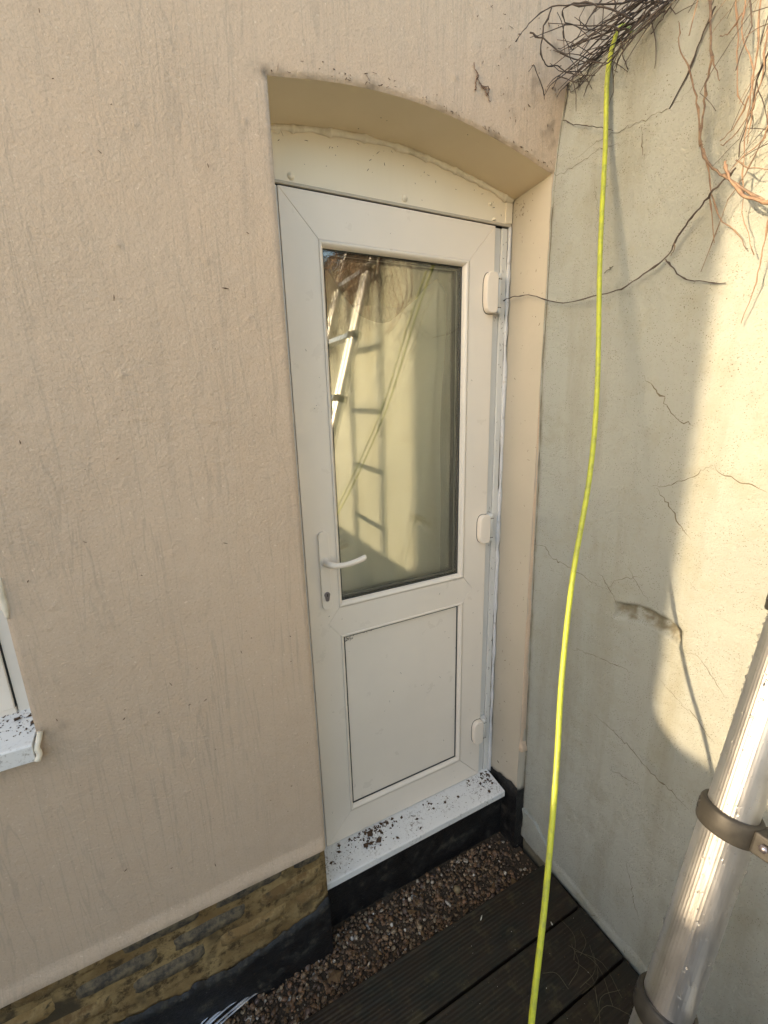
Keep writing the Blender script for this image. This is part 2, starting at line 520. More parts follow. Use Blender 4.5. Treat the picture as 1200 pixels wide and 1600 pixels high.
# ------------------------------------------------------------------ ground, deck, gravel
def sheet(name, x0, x1, y0, y1, z, mt, **k):
    return pyd(name, [(x0, y0, z), (x1, y0, z), (x1, y1, z), (x0, y1, z)], [(0, 1, 2, 3)], mt, **k)
sheet('ground', -400, 400, -400, 400, -0.36, M_GROUND, kind='structure')
sheet('lawn', -400, -5.2, -400, 400, -0.352, M_GRASS, kind='structure')

deck = empty('deck', (0, -0.29, Z_DECK - 0.14), kind='structure')
BW, PITCH = 0.153, 0.161
def board_mesh(length):
    prof = [(0, -0.028), (0, -0.002), (0.002, 0)]
    ng = 14
    a = 0.006; st = (BW - 2 * a) / ng
    for i in range(ng):
        s = a + i * st
        prof += [(s + st * 0.15, 0.0), (s + st * 0.40, -0.0006), (s + st * 0.65, -0.0006), (s + st * 0.9, 0.0)]
    prof += [(BW - 0.002, 0), (BW, -0.002), (BW, -0.028)]
    n = len(prof)
    xs = np.linspace(0, length, 90)
    V = []
    for x in xs:
        sag = 0.0012 * math.sin(x * 2.1)
        for (p, z) in prof:
            wz = 0.0009 * float(vnoise(np.array(x * 9), np.array(p * 60), 3)) + sag
            V.append((x, -p, z + (wz if z > -0.02 else 0)))
    F = []
    for i in range(len(xs) - 1):
        for j in range(n - 1):
            F.append((i * n + j, i * n + j + 1, (i + 1) * n + j + 1, (i + 1) * n + j))
    F.append(tuple(range(n - 1, -1, -1))); F.append(tuple((len(xs) - 1) * n + j for j in range(n)))
    me = bpy.data.meshes.new('board'); me.from_pydata(V, [], F); me.materials.append(M_DECK); fix_normals(me)
    return me
bmesh_board = board_mesh(5.73)
for i in range(26):
    o = bpy.data.objects.new('board', bmesh_board); COL.objects.link(o)
    o.parent = deck
    o.matrix_parent_inverse = Matrix.Translation(-Vector(deck.location))
    o.location = (-5.0 + random.uniform(-0.01, 0.0), -0.290 - i * PITCH, Z_DECK + random.uniform(-0.0015, 0.0015))
for xj in (-4.5, -3.3, -2.1, -0.9, 0.3):
    box('joist', xj, xj + 0.05, -4.4, -0.30, Z_DECK - 0.15, Z_DECK - 0.031, M_DECK, deck)
box('edge_joist', -5.0, 0.70, -0.345, -0.301, Z_DECK - 0.155, Z_DECK - 0.0305, M_DECK, deck)

# gravel bed: pebbles heaped between the deck and the plinth
ico = bmesh.new(); bmesh.ops.create_icosphere(ico, subdivisions=1, radius=1.0)
IV = np.array([v.co[:] for v in ico.verts]); IF = np.array([[v.index for v in f.verts] for f in ico.faces]); ico.free()
GC = [(0.26, 0.15, 0.08), (0.33, 0.22, 0.13), (0.13, 0.085, 0.055), (0.42, 0.33, 0.22), (0.60, 0.53, 0.43), (0.17, 0.12, 0.10), (0.27, 0.15, 0.085), (0.75, 0.71, 0.64)]
GW = np.array([.22, .17, .24, .08, .04, .13, .10, .02]); GW /= GW.sum()
M_PEB = mat('pebble', (0.2, 0.15, 0.1), 0.5)
g = NB(M_PEB)
ca = g.n('ShaderNodeAttribute'); ca.attribute_name = 'pebble_colour'
g.color(g.mix(g.ramp(g.noise(150, 3), 0.4, 0.7), ca.outputs['Color'], (0.10, 0.075, 0.05)))
M_PEB.node_tree.nodes[-1]
N = 9000
px = RNG.uniform(-1.6, 0.73, N); py = RNG.uniform(-0.315, -0.085, N)
hump = -0.245 + 0.012 * fbm(px, py, 5, 3, 40) + 0.02 * sstep(-0.30, -0.2, py) * 0
layer = RNG.uniform(-0.012, 0.006, N) - 0.02 * (RNG.rand(N) < sstep(0.52, 0.72, px) * 0.7)
sc = RNG.gamma(4.0, 0.0011, N).clip(0.0022, 0.011)
Vs, Fs, Cs = [], [], []
idx = RNG.choice(len(GC), N, p=GW)
for i in range(N):
    s = sc[i] * np.array([RNG.uniform(.8, 1.5), RNG.uniform(.7, 1.1), RNG.uniform(.45, .8)])
    a = RNG.uniform(0, 6.28, 3); 
    Rz = np.array(Matrix.Rotation(a[0], 3, 'Z') @ Matrix.Rotation(a[1] * 0.12, 3, 'X'))
    jit = 1 + RNG.uniform(-.22, .22, (12, 1))
    v = (IV * jit * s) @ Rz.T + np.array([px[i], py[i], hump[i] + layer[i]])
    Vs.append(v); Fs.append(IF + i * 12)
    cc = np.array(GC[idx[i]]) * RNG.uniform(.7, 1.2); Cs.append(np.tile(np.append(cc, 1), (12, 1)))
Vs = np.vstack(Vs); Fs = np.vstack(Fs); Cs = np.vstack(Cs)
me = bpy.data.meshes.new('gravel')
me.vertices.add(len(Vs)); me.vertices.foreach_set('co', Vs.ravel())
me.loops.add(Fs.size); me.loops.foreach_set('vertex_index', Fs.ravel().astype(np.int32))
me.polygons.add(len(Fs)); me.polygons.foreach_set('loop_start', np.arange(0, Fs.size, 3, dtype=np.int32))
me.update(calc_edges=True)
at_ = me.attributes.new('pebble_colour', 'FLOAT_COLOR', 'POINT'); at_.data.foreach_set('color', Cs.ravel())
link('gravel', me, M_PEB, kind='stuff')
# the bed the pebbles lie on
xs = np.linspace(-1.7, 0.74, 90); ys = np.linspace(-0.34, -0.06, 14)
V = [(x, y, -0.254 + 0.010 * float(fbm(np.array(x), np.array(y), 5, 3, 40))) for x in xs for y in ys]
F = [(i * 14 + j, (i + 1) * 14 + j, (i + 1) * 14 + j + 1, i * 14 + j + 1) for i in range(89) for j in range(13)]
pyd('gravel_bed', V, F, M_GROUND, smooth=True, kind='structure')


# ------------------------------------------------------------------ grid wall with openings
def grid_mesh(name, P, keep, extra, mt, parent, dirt=None, **k):
    """P: (nu,nv,3) vertices; keep: (nu-1,nv-1) faces kept; extra: tri index tuples"""
    nu, nv = P.shape[:2]
    I = np.arange(nu * nv).reshape(nu, nv)
    q = np.stack([I[:-1, :-1], I[1:, :-1], I[1:, 1:], I[:-1, 1:]], -1)[keep]
    used = np.zeros(nu * nv, bool); used[q.ravel()] = True
    for t in extra: used[list(t)] = True
    remap = -np.ones(nu * nv, int); remap[used] = np.arange(used.sum())
    V = P.reshape(-1, 3)[used]
    q = remap[q]; ex = [tuple(remap[list(t)]) for t in extra]
    nl = q.size + 3 * len(ex)
    me = bpy.data.meshes.new(name)
    me.vertices.add(len(V)); me.vertices.foreach_set('co', V.ravel())
    li = np.concatenate([q.ravel(), np.array(ex, int).ravel()]) if ex else q.ravel()
    me.loops.add(nl); me.loops.foreach_set('vertex_index', li.astype(np.int32))
    st = np.concatenate([np.arange(0, q.size, 4), q.size + np.arange(0, 3 * len(ex), 3)]).astype(np.int32)
    me.polygons.add(len(st)); me.polygons.foreach_set('loop_start', st)
    me.update(calc_edges=True)
    if dirt is not None:
        a = me.attributes.new('dirt', 'FLOAT', 'POINT'); a.data.foreach_set('value', dirt.reshape(-1)[used].astype(np.float32))
    return link(name, me, mt, parent, True, **k)

house = empty('house_wall', (0.3, -T, -0.3), label='beige rendered back wall of the house around the white door', cat='wall')

S = 0.005
X0, X1 = -1.15, 1.27
WX, WZ0 = -0.628, 0.826       # window opening: right jamb and bottom
WZ1 = 1.55
xg = np.arange(X0, X1 + 1e-6, S)
iL = int(round((XL - X0) / S)); iR = int(round((XR - X0) / S)); iW = int(round((WX - X0) / S))
zg = Z_REND + np.arange(0, 516) * S
kW0 = int(round((WZ0 - Z_REND) / S)); kW1 = int(round((WZ1 - Z_REND) / S))
P = np.zeros((len(xg), len(zg), 3)); P[:, :, 0] = xg[:, None]; P[:, :, 2] = zg[None, :]
keep = np.ones((len(xg) - 1, len(zg) - 1), bool)
low = np.zeros(len(xg), int)
az = arch(xg)
for i in range(iL, iR + 1):
    k_ = int(round((az[i] - Z_REND) / S)); low[i] = k_; P[i, k_, 2] = az[i]
extra = []
I = np.arange(len(xg) * len(zg)).reshape(len(xg), len(zg))
for i in range(iL, iR):
    a, b = low[i], low[i + 1]
    keep[i, :max(a, b)] = False
    if a < b: extra.append((I[i, a], I[i + 1, b], I[i, b]))
    elif b < a: extra.append((I[i + 1, b], I[i + 1, a], I[i, a]))
keep[:iW, kW0:kW1] = False
Xc, Zc = P[:, :, 0], P[:, :, 2]
# distance to the door opening's edge -> rounded plaster arris
dx = np.maximum(np.maximum(XL - Xc, Xc - XR), 0)
dzv = np.maximum(Zc - arch(np.clip(Xc, XL, XR)), 0)
d_open = np.hypot(dx, dzv)
d_win = np.hypot(np.maximum(Xc - WX, 0), np.maximum(np.maximum(WZ0 - Zc, Zc - WZ1), 0))
R_ = 0.009
def rnd(d): 
    q = np.clip(1 - d / R_, 0, 1); return 0.5 * R_ * q * q
rough_band = 0.5 + 0.9 * np.exp(-((Zc - 1.46 - 0.03 * vnoise(Xc * 3, Zc * 0 + 2, 5)) / 0.07) ** 2) * sstep(0.1, -0.4, Xc + 0.15 * vnoise(Xc * 5, Zc * 5, 8)) 
disp = 0.0022 * fbm(Xc, Zc, 2.2, 3, 10) + 0.0006 * rough_band * fbm(Xc, Zc, 60, 2, 20)
disp += 0.0005 * fbm(Xc * 9, Zc * 0.9, 3.0, 3, 30)
# trowel ridge left by an old repair, and blobs along the arch edge
ridge = 1.465 + 0.012 * np.sin(Xc * 5.0) + 0.01 * vnoise(Xc * 6, Xc * 0, 4)
disp += -0.0018 * np.exp(-((Zc - ridge) / 0.005) ** 2) * sstep(-0.75, -0.5, Xc) * sstep(0.0, -0.15, Xc) * (0.5 + 0.5 * vnoise(Xc * 14, Xc * 0, 6))
disp += -0.0022 * np.clip(vnoise(Xc * 42, Zc * 42, 9) - 0.3, 0, 1) * np.exp(-(d_open / 0.022) ** 2) * (Zc > 1.9)
for _ in range(70):                                  # paint nibs
    bx, bz = random.uniform(-1.0, 0.7), random.uniform(0.3, 2.5)
    disp += -0.0028 * np.exp(-(((Xc - bx) / 0.0045) ** 2 + ((Zc - bz) / 0.0045) ** 2))
bell = sstep(Z_REND + 0.045, Z_REND, Zc)             # bell-mouth drip at the foot of the render
disp += -0.011 * bell
P[:, :, 1] = -T + disp * sstep(0, 0.006, d_open) + rnd(d_open) + rnd(d_win)
dirtv = np.zeros_like(Xc)
dirtv += 0.55 * sstep(0.03, 0.0, d_open) * (Zc > 1.95) * np.clip(fbm(Xc, Zc, 40, 3, 50) + 0.05, 0, 1) * 1.6
dirtv += 0.8 * np.exp(-(((Xc - XL) / 0.03) ** 2 + ((Zc - 2.10) / 0.012) ** 2)) * np.clip(0.4 + fbm(Xc, Zc, 60, 2, 52), 0, 1)
dirtv += 0.5 * np.clip(fbm(Xc, Zc, 30, 3, 55) - 0.15, 0, 1) * sstep(0.45, 0.7, Xc) * sstep(2.0, 2.15, Zc) * 2
dirtv += 0.35 * np.exp(-((Zc - Z_REND) / 0.012) ** 2) * np.clip(0.5 + fbm(Xc, Zc, 12, 3, 58), 0, 1)
dirtv += 0.6 * np.exp(-(((Xc - WX - 0.02) / 0.04) ** 2 + ((Zc - 0.84) / 0.02) ** 2)) * np.clip(0.3 + fbm(Xc, Zc, 50, 2, 59), 0, 1)
grid_mesh('render', P, keep, extra, M_RENDER, house, np.clip(dirtv, 0, 0.9))

# underside lip of the render
V = []; F = []
xs_ = [x for x in np.arange(X0, XL + 1e-6, 0.02)]
for x in xs_: V += [(x, -T - 0.011, Z_REND), (x, -T + 0.03, Z_REND + 0.002)]
F = [(2 * i, 2 * i + 1, 2 * i + 3, 2 * i + 2) for i in range(len(xs_) - 1)]
pyd('drip_edge', V, F, M_RENDER, house)

# far reaches of the house front, butted round the detailed panel
box('render', -5.2, X0, -T, 0.15, Z_REND, 5.6, M_RENDER, house)
box('render', X0, 4.0, -T + 0.001, 0.15, zg[-1], 5.6, M_RENDER, house)
box('render', X1, 4.0, -T, 0.15, 2.0, zg[-1], M_RENDER, house)

# soffit of the arch and the reveal faces
def strip(name, A, B, nseg, mt, parent, jitter=0.001, seed=0, **k):
    """surface between polylines A (front) and B (back)"""
    A = np.asarray(A); B = np.asarray(B); n = len(A)
    V = []
    for i in range(n):
        for s in np.linspace(0, 1, nseg):
            V.append(A[i] * (1 - s) + B[i] * s)
    F = [(i * nseg + j, i * nseg + j + 1, (i + 1) * nseg + j + 1, (i + 1) * nseg + j) for i in range(n - 1) for j in range(nseg - 1)]
    o = pyd(name, V, F, mt, parent, True, **k)
    return o
ax_ = np.linspace(XL, XR, 80)
Asof = [(x, -T + rnd(np.array(0.0)), float(arch(x))) for x in ax_]
Bsof = [(x, 0.03, float(arch(x)) - 0.012 + 0.001 * math.sin(40 * x)) for x in ax_]
strip('arch_soffit', Asof, Bsof, 12, M_SOFFIT, house)
# left reveal (its back is seen only from aside) and right reveal
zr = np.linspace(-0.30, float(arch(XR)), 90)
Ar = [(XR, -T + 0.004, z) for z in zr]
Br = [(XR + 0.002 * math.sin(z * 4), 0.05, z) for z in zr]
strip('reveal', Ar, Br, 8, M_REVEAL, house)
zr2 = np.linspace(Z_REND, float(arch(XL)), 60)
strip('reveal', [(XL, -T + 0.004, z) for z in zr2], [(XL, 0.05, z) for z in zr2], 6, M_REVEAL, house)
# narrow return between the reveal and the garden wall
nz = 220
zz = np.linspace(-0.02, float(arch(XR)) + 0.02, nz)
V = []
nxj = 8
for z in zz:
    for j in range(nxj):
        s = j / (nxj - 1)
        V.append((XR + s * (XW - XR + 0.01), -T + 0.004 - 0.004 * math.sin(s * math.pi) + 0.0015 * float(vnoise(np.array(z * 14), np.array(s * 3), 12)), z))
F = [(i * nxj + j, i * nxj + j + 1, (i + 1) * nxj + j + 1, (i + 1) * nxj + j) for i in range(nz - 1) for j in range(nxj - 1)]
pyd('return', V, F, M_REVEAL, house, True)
# masonry behind, so that nothing shines through
box('masonry', -5.2, XL - 0.06, 0.02, 0.30, 1.56, 5.6, M_ROOM, house)
box('masonry', -5.2, XL - 0.06, 0.02, 0.30, -0.4, 0.84, M_ROOM, house)
box('masonry', -0.58, XL - 0.06, 0.02, 0.30, 0.84, 1.56, M_ROOM, house)
box('masonry', XL - 0.06, XR + 0.06, 0.06, 0.30, 2.15, 5.6, M_ROOM, house)
box('masonry', XR + 0.02, 4.0, 0.055, 0.30, -0.4, 5.6, M_ROOM, house)
box('gable', -5.2, -5.0, 0.16, 8, -0.4, 5.6, M_BACKWALL, house)
box('rear_wall', -5.2, 4.0, 8, 8.2, -0.4, 5.6, M_BACKWALL, house)
box('roof', -5.4, 4.2, -0.4, 8.4, 5.61, 5.8, M_BACKWALL, house)

# brick plinth below the render: mortar backing, smeared bricks, bitumen foot
PY = -T + 0.020
V = []; nxp = 260; nzp = 56
xp = np.linspace(-1.7, XL, nxp); zp = np.linspace(-0.34, Z_REND + 0.01, nzp)
Xp, Zp = np.meshgrid(xp, zp, indexing='ij')
Yp = PY - 0.004 * fbm(Xp, Zp, 9, 4, 70) 
P2 = np.stack([Xp, Yp, Zp], -1)
grid_mesh('plinth_mortar', P2, np.ones((nxp - 1, nzp - 1), bool), [], M_MORTAR, house)
strip('plinth_end', [(XL, PY, z) for z in np.linspace(-0.02, Z_REND, 10)], [(XL, 0.05, z) for z in np.linspace(-0.02, Z_REND, 10)], 3, M_MORTAR, house)
strip('bitumen_band', [(XL + 0.0005, PY - 0.013, z) for z in np.linspace(-0.34, -0.018, 10)], [(XL + 0.001, 0.0, z) for z in np.linspace(-0.34, -0.012, 10)], 3, M_BITUMEN, house)
dark_spots = [(-0.47, 0.125), (-0.36, 0.128), (-0.30, 0.131), (-0.46, 0.05), (-0.22, 0.14), (-0.16, 0.18), (-0.10, 0.13), (-0.62, -0.02)]
def brick_mesh(wd, ht, seed):
    n1, n2 = 9, 5
    r = np.random.RandomState(seed)
    V = []; 
    for i in range(n1):
        for j in range(n2):
            u = -1 + 2 * i / (n1 - 1); v = -1 + 2 * j / (n2 - 1)
            e = max(abs(u) ** 6, abs(v) ** 5)
            jx, jz = (r.uniform(-.03, .03), r.uniform(-.09, .09))
            V.append((wd / 2 * (u + jx), -0.009 * (1 - e) + r.uniform(-.0012, .0012) + (0.010 if e > 0.99 else 0), ht / 2 * (v + jz)))
    F = [(i * n2 + j, i * n2 + j + 1, (i + 1) * n2 + j + 1, (i + 1) * n2 + j) for i in range(n1 - 1) for j in range(n2 - 1)]
    me = bpy.data.meshes.new('brick'); me.from_pydata(V, [], F); fix_normals(me)
    me.polygons.foreach_set('use_smooth', [True] * len(me.polygons))
    return me
zc = Z_REND - 0.035
row = 0
while zc > -0.05:
    off = 0.0 if row % 2 == 0 else 0.112
    x = XL - 0.055 - off * 0.5
    k_ = 0
    while x > -1.5:
        wd = 0.102 if (row % 2 == 0 and k_ == 0) else 0.212
        cx = x - (0 if k_ == 0 and wd < 0.2 else 0)
        me = brick_mesh(wd * random.uniform(.9, .99), 0.062 * random.uniform(.8, 1.0), row * 50 + k_)
        dk = any(abs(cx - a) < 0.10 and abs(zc - b) < 0.033 for a, b in dark_spots) or random.random() < 0.12
        o = link('brick', me, M_BRICKD if dk else M_BRICK, house)
        o.location = (cx, PY - 0.001, zc)
        o.rotation_euler = (0, random.uniform(-.02, .02), 0)
        x -= (wd / 2 + 0.010 + 0.106)
        k_ += 1
    zc -= 0.074; row += 1

def bitumen(name, x0, x1, yf, topf, parent, seed, z0=-0.34, **k):
    nx = int((x1 - x0) / 0.006) + 2
    xs = np.linspace(x0, x1, nx); ss = np.linspace(0, 1, 40)
    P = np.zeros((nx, 40, 3))
    for i, x in enumerate(xs):
        t = topf(x)
        P[i, :, 0] = x; P[i, :, 2] = z0 + (t - z0) * ss
    P[:, :, 1] = yf - 0.003 * fbm(P[:, :, 0], P[:, :, 2], 22, 4, seed) + 0.010 * np.clip((ss[None, :] - 0.94) / 0.06, 0, 1) ** 2
    return grid_mesh(name, P, np.ones((nx - 1, 39), bool), [], M_BITUMEN, parent, **k)
def top_left(x):
    return float(np.interp(x, [-1.7, -0.6, -0.4, -0.24, -0.14, -0.05], [-0.07, -0.065, -0.085, -0.075, -0.055, -0.02]) + 0.012 * vnoise(np.array(x * 30), np.array(0.), 60) + 0.006 * vnoise(np.array(x * 90), np.array(0.), 61))
bitumen('bitumen_band', -1.7, XL, PY - 0.014, top_left, house, 62)
bitumen('bitumen_band', XL, XR + 0.002, -0.072, lambda x: -0.038, house, 64)
# bitumen painted up the foot of the right reveal
nyb = 30
P3 = np.zeros((nyb, 30, 3))
for i, y in enumerate(np.linspace(-T - 0.004, 0.0, nyb)):
    t = float(np.interp(y, [-T, -0.08, 0.0], [0.045, 0.035, 0.01]) + 0.006 * vnoise(np.array(y * 90), np.array(0.), 66))
    P3[i, :, 1] = y; P3[i, :, 2] = np.linspace(-0.34, t, 30)
P3[:, :, 0] = XR - 0.004 - 0.002 * fbm(P3[:, :, 1], P3[:, :, 2], 30, 3, 67)
grid_mesh('bitumen_band', P3, np.ones((nyb - 1, 29), bool), [], M_BITUMEN, house)
P4 = np.zeros((14, 30, 3))
for i, x in enumerate(np.linspace(XR - 0.006, XW + 0.02, 14)):
    P4[i, :, 0] = x; P4[i, :, 2] = np.linspace(-0.34, 0.035 + 0.008 * float(vnoise(np.array(x * 80), np.array(0.), 68)), 30)
P4[:, :, 1] = -T - 0.005 - 0.004 * fbm(P4[:, :, 0], P4[:, :, 2], 25, 3, 69)
grid_mesh('bitumen_band', P4, np.ones((13, 29), bool), [], M_BITUMEN, house)

# ------------------------------------------------------------------ garden wall
gw = empty('garden_wall', (XW + 0.11, -1.0, -0.3), label='cracked pale green rendered garden wall to the right of the door, sunlit at its far end', cat='wall')
S2 = 0.005
yv = -T + 0.001 - np.arange(0, 276) * S2
zv = -0.34 + np.arange(0, int((Z_TOP + 0.34) / S2) + 1) * S2
Yg, Zg = np.meshgrid(yv, zv, indexing='ij')
Dg = 0.006 * fbm(Yg, Zg, 1.6, 3, 80) + 0.0016 * fbm(Yg, Zg, 22, 3, 84) + 0.0008 * fbm(Yg, Zg, 70, 2, 88)
Xg = XW + wall_offset(Yg, Zg) + Dg
dg = np.zeros_like(Yg)
# spalled scar
sc_u = (Yg + 0.45) / -0.165                      # 0..1 along the scar
sc_c = 0.905 + 0.014 * np.sin(sc_u * 3.0) 
hw = 0.024 + 0.009 * fbm(Yg, Zg, 20, 2, 90)
msk = sstep(1.15, 0.8, np.abs(Zg - sc_c) / hw) * sstep(-0.06, 0.02, sc_u) * sstep(1.06, 0.97, sc_u)
Xg += msk * (0.013 + 0.009 * fbm(Yg, Zg, 34, 3, 92))
dg += msk * np.clip(0.60 + 2.0 * fbm(Yg, Zg, 55, 3, 94) + 0.5 * (Zg - sc_c) / hw, 0, 0.9)
# grubby edges: top of the wall, the corner and the foot
dg += 0.55 * sstep(Z_TOP - 0.18, Z_TOP, Zg) * np.clip(0.5 + fbm(Yg * 3, Zg, 8, 3, 96), 0, 1)
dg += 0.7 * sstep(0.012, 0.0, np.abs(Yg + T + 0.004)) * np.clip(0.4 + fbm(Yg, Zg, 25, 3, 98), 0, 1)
dg += 0.30 * np.clip(fbm(Yg * 2.2, Zg * 0.5, 5, 4, 99) - 0.1, 0, 1) * sstep(1.2, 2.2, Zg) * 1.6
foot = -0.205 + 0.006 * fbm(Yg, Zg * 0, 14, 3, 101)
below = Zg < foot
Xg = np.where(below, Xg + 0.012 * sstep(0, 0.006, foot - Zg), Xg - 0.004 * sstep(-0.150, -0.165, Zg + 0.01 * fbm(Yg, Zg * 0, 10, 3, 106)))
dg += below * 0.85
Pg = np.stack([Xg, Yg, Zg], -1)
# winding so that normals look to -x
grid_mesh('render', Pg, np.ones((len(yv) - 1, len(zv) - 1), bool), [], M_GARDEN, gw, np.clip(dg, 0, 1))
yend = yv[-1]
ya = np.linspace(yend, -7.5, 160); za = np.linspace(-0.34, Z_TOP, 120)
Ya, Za = np.meshgrid(ya, za, indexing='ij')
Xa = XW + 0.006 * fbm(Ya, Za, 1.6, 3, 80)
grid_mesh('render', np.stack([Xa, Ya, Za], -1), np.ones((159, 119), bool), [], M_GARDEN, gw, 0.3 * np.clip(fbm(Ya, Za, 4, 4, 102), 0, 1))
# rounded, broken coping
pr_ = [(0.006, 0.0), (0.008, 0.006), (0.02, 0.016), (0.06, 0.028), (0.11, 0.030), (0.18, 0.02), (0.215, 0.0), (0.22, -0.3), (0.22, -2.6)]
yc = np.concatenate([np.arange(-T, -1.6, -0.012), np.arange(-1.6, -7.5, -0.06)])
Pc = np.zeros((len(yc), len(pr_), 3))
for j, (a, b) in enumerate(pr_):
    Pc[:, j, 0] = XW + a + wall_offset(yc, np.full_like(yc, Z_TOP)) * (a < 0.03) + 0.004 * vnoise(yc * 25, np.full_like(yc, j * 1.7), 103)
    Pc[:, j, 2] = Z_TOP + b - 0.002 + (0.010 * vnoise(yc * 14, np.full_like(yc, j * 0.9), 104) if b > 0.001 else 0)
    Pc[:, j, 1] = yc
Pc[:, 0, 0] = XW + wall_offset(yc, np.full_like(yc, Z_TOP)) + 0.002; Pc[:, 0, 2] = Z_TOP - 0.003
grid_mesh('coping', Pc, np.ones((len(yc) - 1, len(pr_) - 1), bool), [], M_GARDEN, gw, 0.7 * np.ones(Pc.shape[:2]))

def xwall(y, z):
    return XW + float(wall_offset(np.array(y), np.array(z))) + 0.006 * float(fbm(np.array(y), np.array(z), 1.6, 3, 80)) + 0.0016 * float(fbm(np.array(y), np.array(z), 22, 3, 84))

def crack(pts, wid, jit=0.0022, seed=0):
    """hairline crack in the garden wall, given by its photograph trace on the wall plane"""
    r = np.random.RandomState(seed)
    W_ = [at(u, v, 0, XW - 0.002)[1:] for u, v in pts]
    dense = []
    for a, b in zip(W_[:-1], W_[1:]):
        n = max(2, int(np.linalg.norm(b - a) / 0.007))
        for s in np.linspace(0, 1, n, endpoint=False): dense.append(a * (1 - s) + b * s + r.normal(0, jit, 2) * (s > 0))
    dense.append(W_[-1]); D = np.array(dense); n = len(D)
    V = []
    for i, (y, z) in enumerate(D):
        t = D[min(i + 1, n - 1)] - D[max(i - 1, 0)]; t /= np.linalg.norm(t) + 1e-9
        nrm = np.array([-t[1], t[0]])
        e = min(1, 4 * min(i, n - 1 - i) / n + 0.12)
        ww = 0.8 * wid * e * r.uniform(0.45, 1.3) * (2.1 if r.rand() < 0.06 else 1)
        x = xwall(y, z)
        V.append((x - 0.0009, *(np.array([y, z]) + nrm * ww / 2)))
        V.append((x - 0.0013, y, z))
        V.append((x - 0.0009, *(np.array([y, z]) - nrm * ww / 2)))
    F = []
    for i in range(n - 1):
        F += [(3 * i, 3 * i + 1, 3 * i + 4, 3 * i + 3), (3 * i + 1, 3 * i + 2, 3 * i + 5, 3 * i + 4)]
    pyd('crack', V, F, M_CRACK, gw)
CR_ = [([(1007, 587), (1022, 603), (1040, 624), (1050, 645), (1063, 658), (1085, 665)], .0026),
       ([(1028, 762), (1045, 785), (1056, 808), (1068, 828), (1080, 843)], .0028),
       ([(1018, 760), (1045, 758), (1075, 748), (1100, 735), (1114, 726)], .0016),
       ([(1117, 725), (1123, 738), (1150, 750), (1175, 757), (1200, 770)], .0030),
       ([(836, 847), (857, 853), (865, 868), (890, 885), (915, 900), (935, 915), (950, 920)], .0020),
       ([(938, 893), (952, 918), (966, 946)], .0022),
       ([(950, 918), (970, 905), (1010, 900)], .0012),
       ([(983, 887), (996, 910), (1014, 940)], .0014),
       ([(895, 1013), (925, 1022), (950, 1033), (992, 1053)], .0016),
       ([(928, 1115), (955, 1140), (985, 1170), (1005, 1195), (1035, 1225), (1075, 1265)], .0026),
       ([(1032, 1063), (1055, 1090), (1085, 1120), (1117, 1163)], .0016),
       ([(1068, 1015), (1090, 1025), (1115, 1060), (1135, 1092)], .0014),
       ([(952, 1200), (975, 1215), (1000, 1228)], .0014),
       ([(978, 1345), (985, 1375), (990, 1410), (1000, 1440)], .0016),
       ([(868, 263), (880, 278), (905, 262), (940, 235), (985, 222)], .0016),
       ([(905, 250), (950, 215), (1010, 190), (1060, 160), (1090, 130)], .0014),
       ([(1005, 197), (1006, 230), (1010, 258)], .0020),
       ([(828, 930), (836, 944)], .004),
       ([(935, 285), (940, 330), (936, 380)], .0010)]
for i, (p_, w_) in enumerate(CR_): crack(p_, w_, seed=i)
# open joint where the garden wall was butted against the house
jp = [(0, 0)]
V = []; F = []
zj = np.arange(0.02, 2.24, 0.012)
for i, z in enumerate(zj):
    ww = 0.0022 + 0.0016 * float(vnoise(np.array(z * 30), np.array(0.), 110))
    y = -T - 0.006 + 0.0015 * float(vnoise(np.array(z * 20), np.array(4.), 111))
    x = xwall(y, z)
    V += [(x - 0.0012, y + ww / 2, z), (x - 0.0012, y - ww / 2, z)]
F = [(2 * i, 2 * i + 1, 2 * i + 3, 2 * i + 2) for i in range(len(zj) - 1)]
pyd('open_joint', V, F, M_CRACK, gw)
# loose flake of render at the foot near the corner
fl = [at(u, v, 0, XW - 0.006)[1:] for u, v in [(816, 1262), (836, 1285), (858, 1330), (856, 1347), (838, 1330), (822, 1300)]]
V = [(XW - 0.010, y, z) for y, z in fl] + [(XW + 0.004, y, z) for y, z in fl]
n = len(fl); F = [tuple(range(n)), tuple(range(2 * n - 1, n - 1, -1))] + [(i, i + n, (i + 1) % n + n, (i + 1) % n) for i in range(n)]
o = pyd('render_flake', V, F, M_GARDEN, gw); bev(o.data, 0.002, 1)

# ------------------------------------------------------------------ arch panel over the door
ap = empty('arch_panel', (0.33, 0.0, 1.99), label='cream arched infill board above the white door with screw caps and a sealant edge', cat='infill panel')
def arcb(x): return float(arch(x)) - 0.012
xs = np.linspace(XL + 0.003, XR - 0.003, 60)
poly = [(XL + 0.003, 1.9915)] + [(XR - 0.003, 1.9915)] + [(x, arcb(x) - 0.001) for x in xs[::-1]]
prism('board', poly, 0.002, 0.02, M_PANEL, ap)
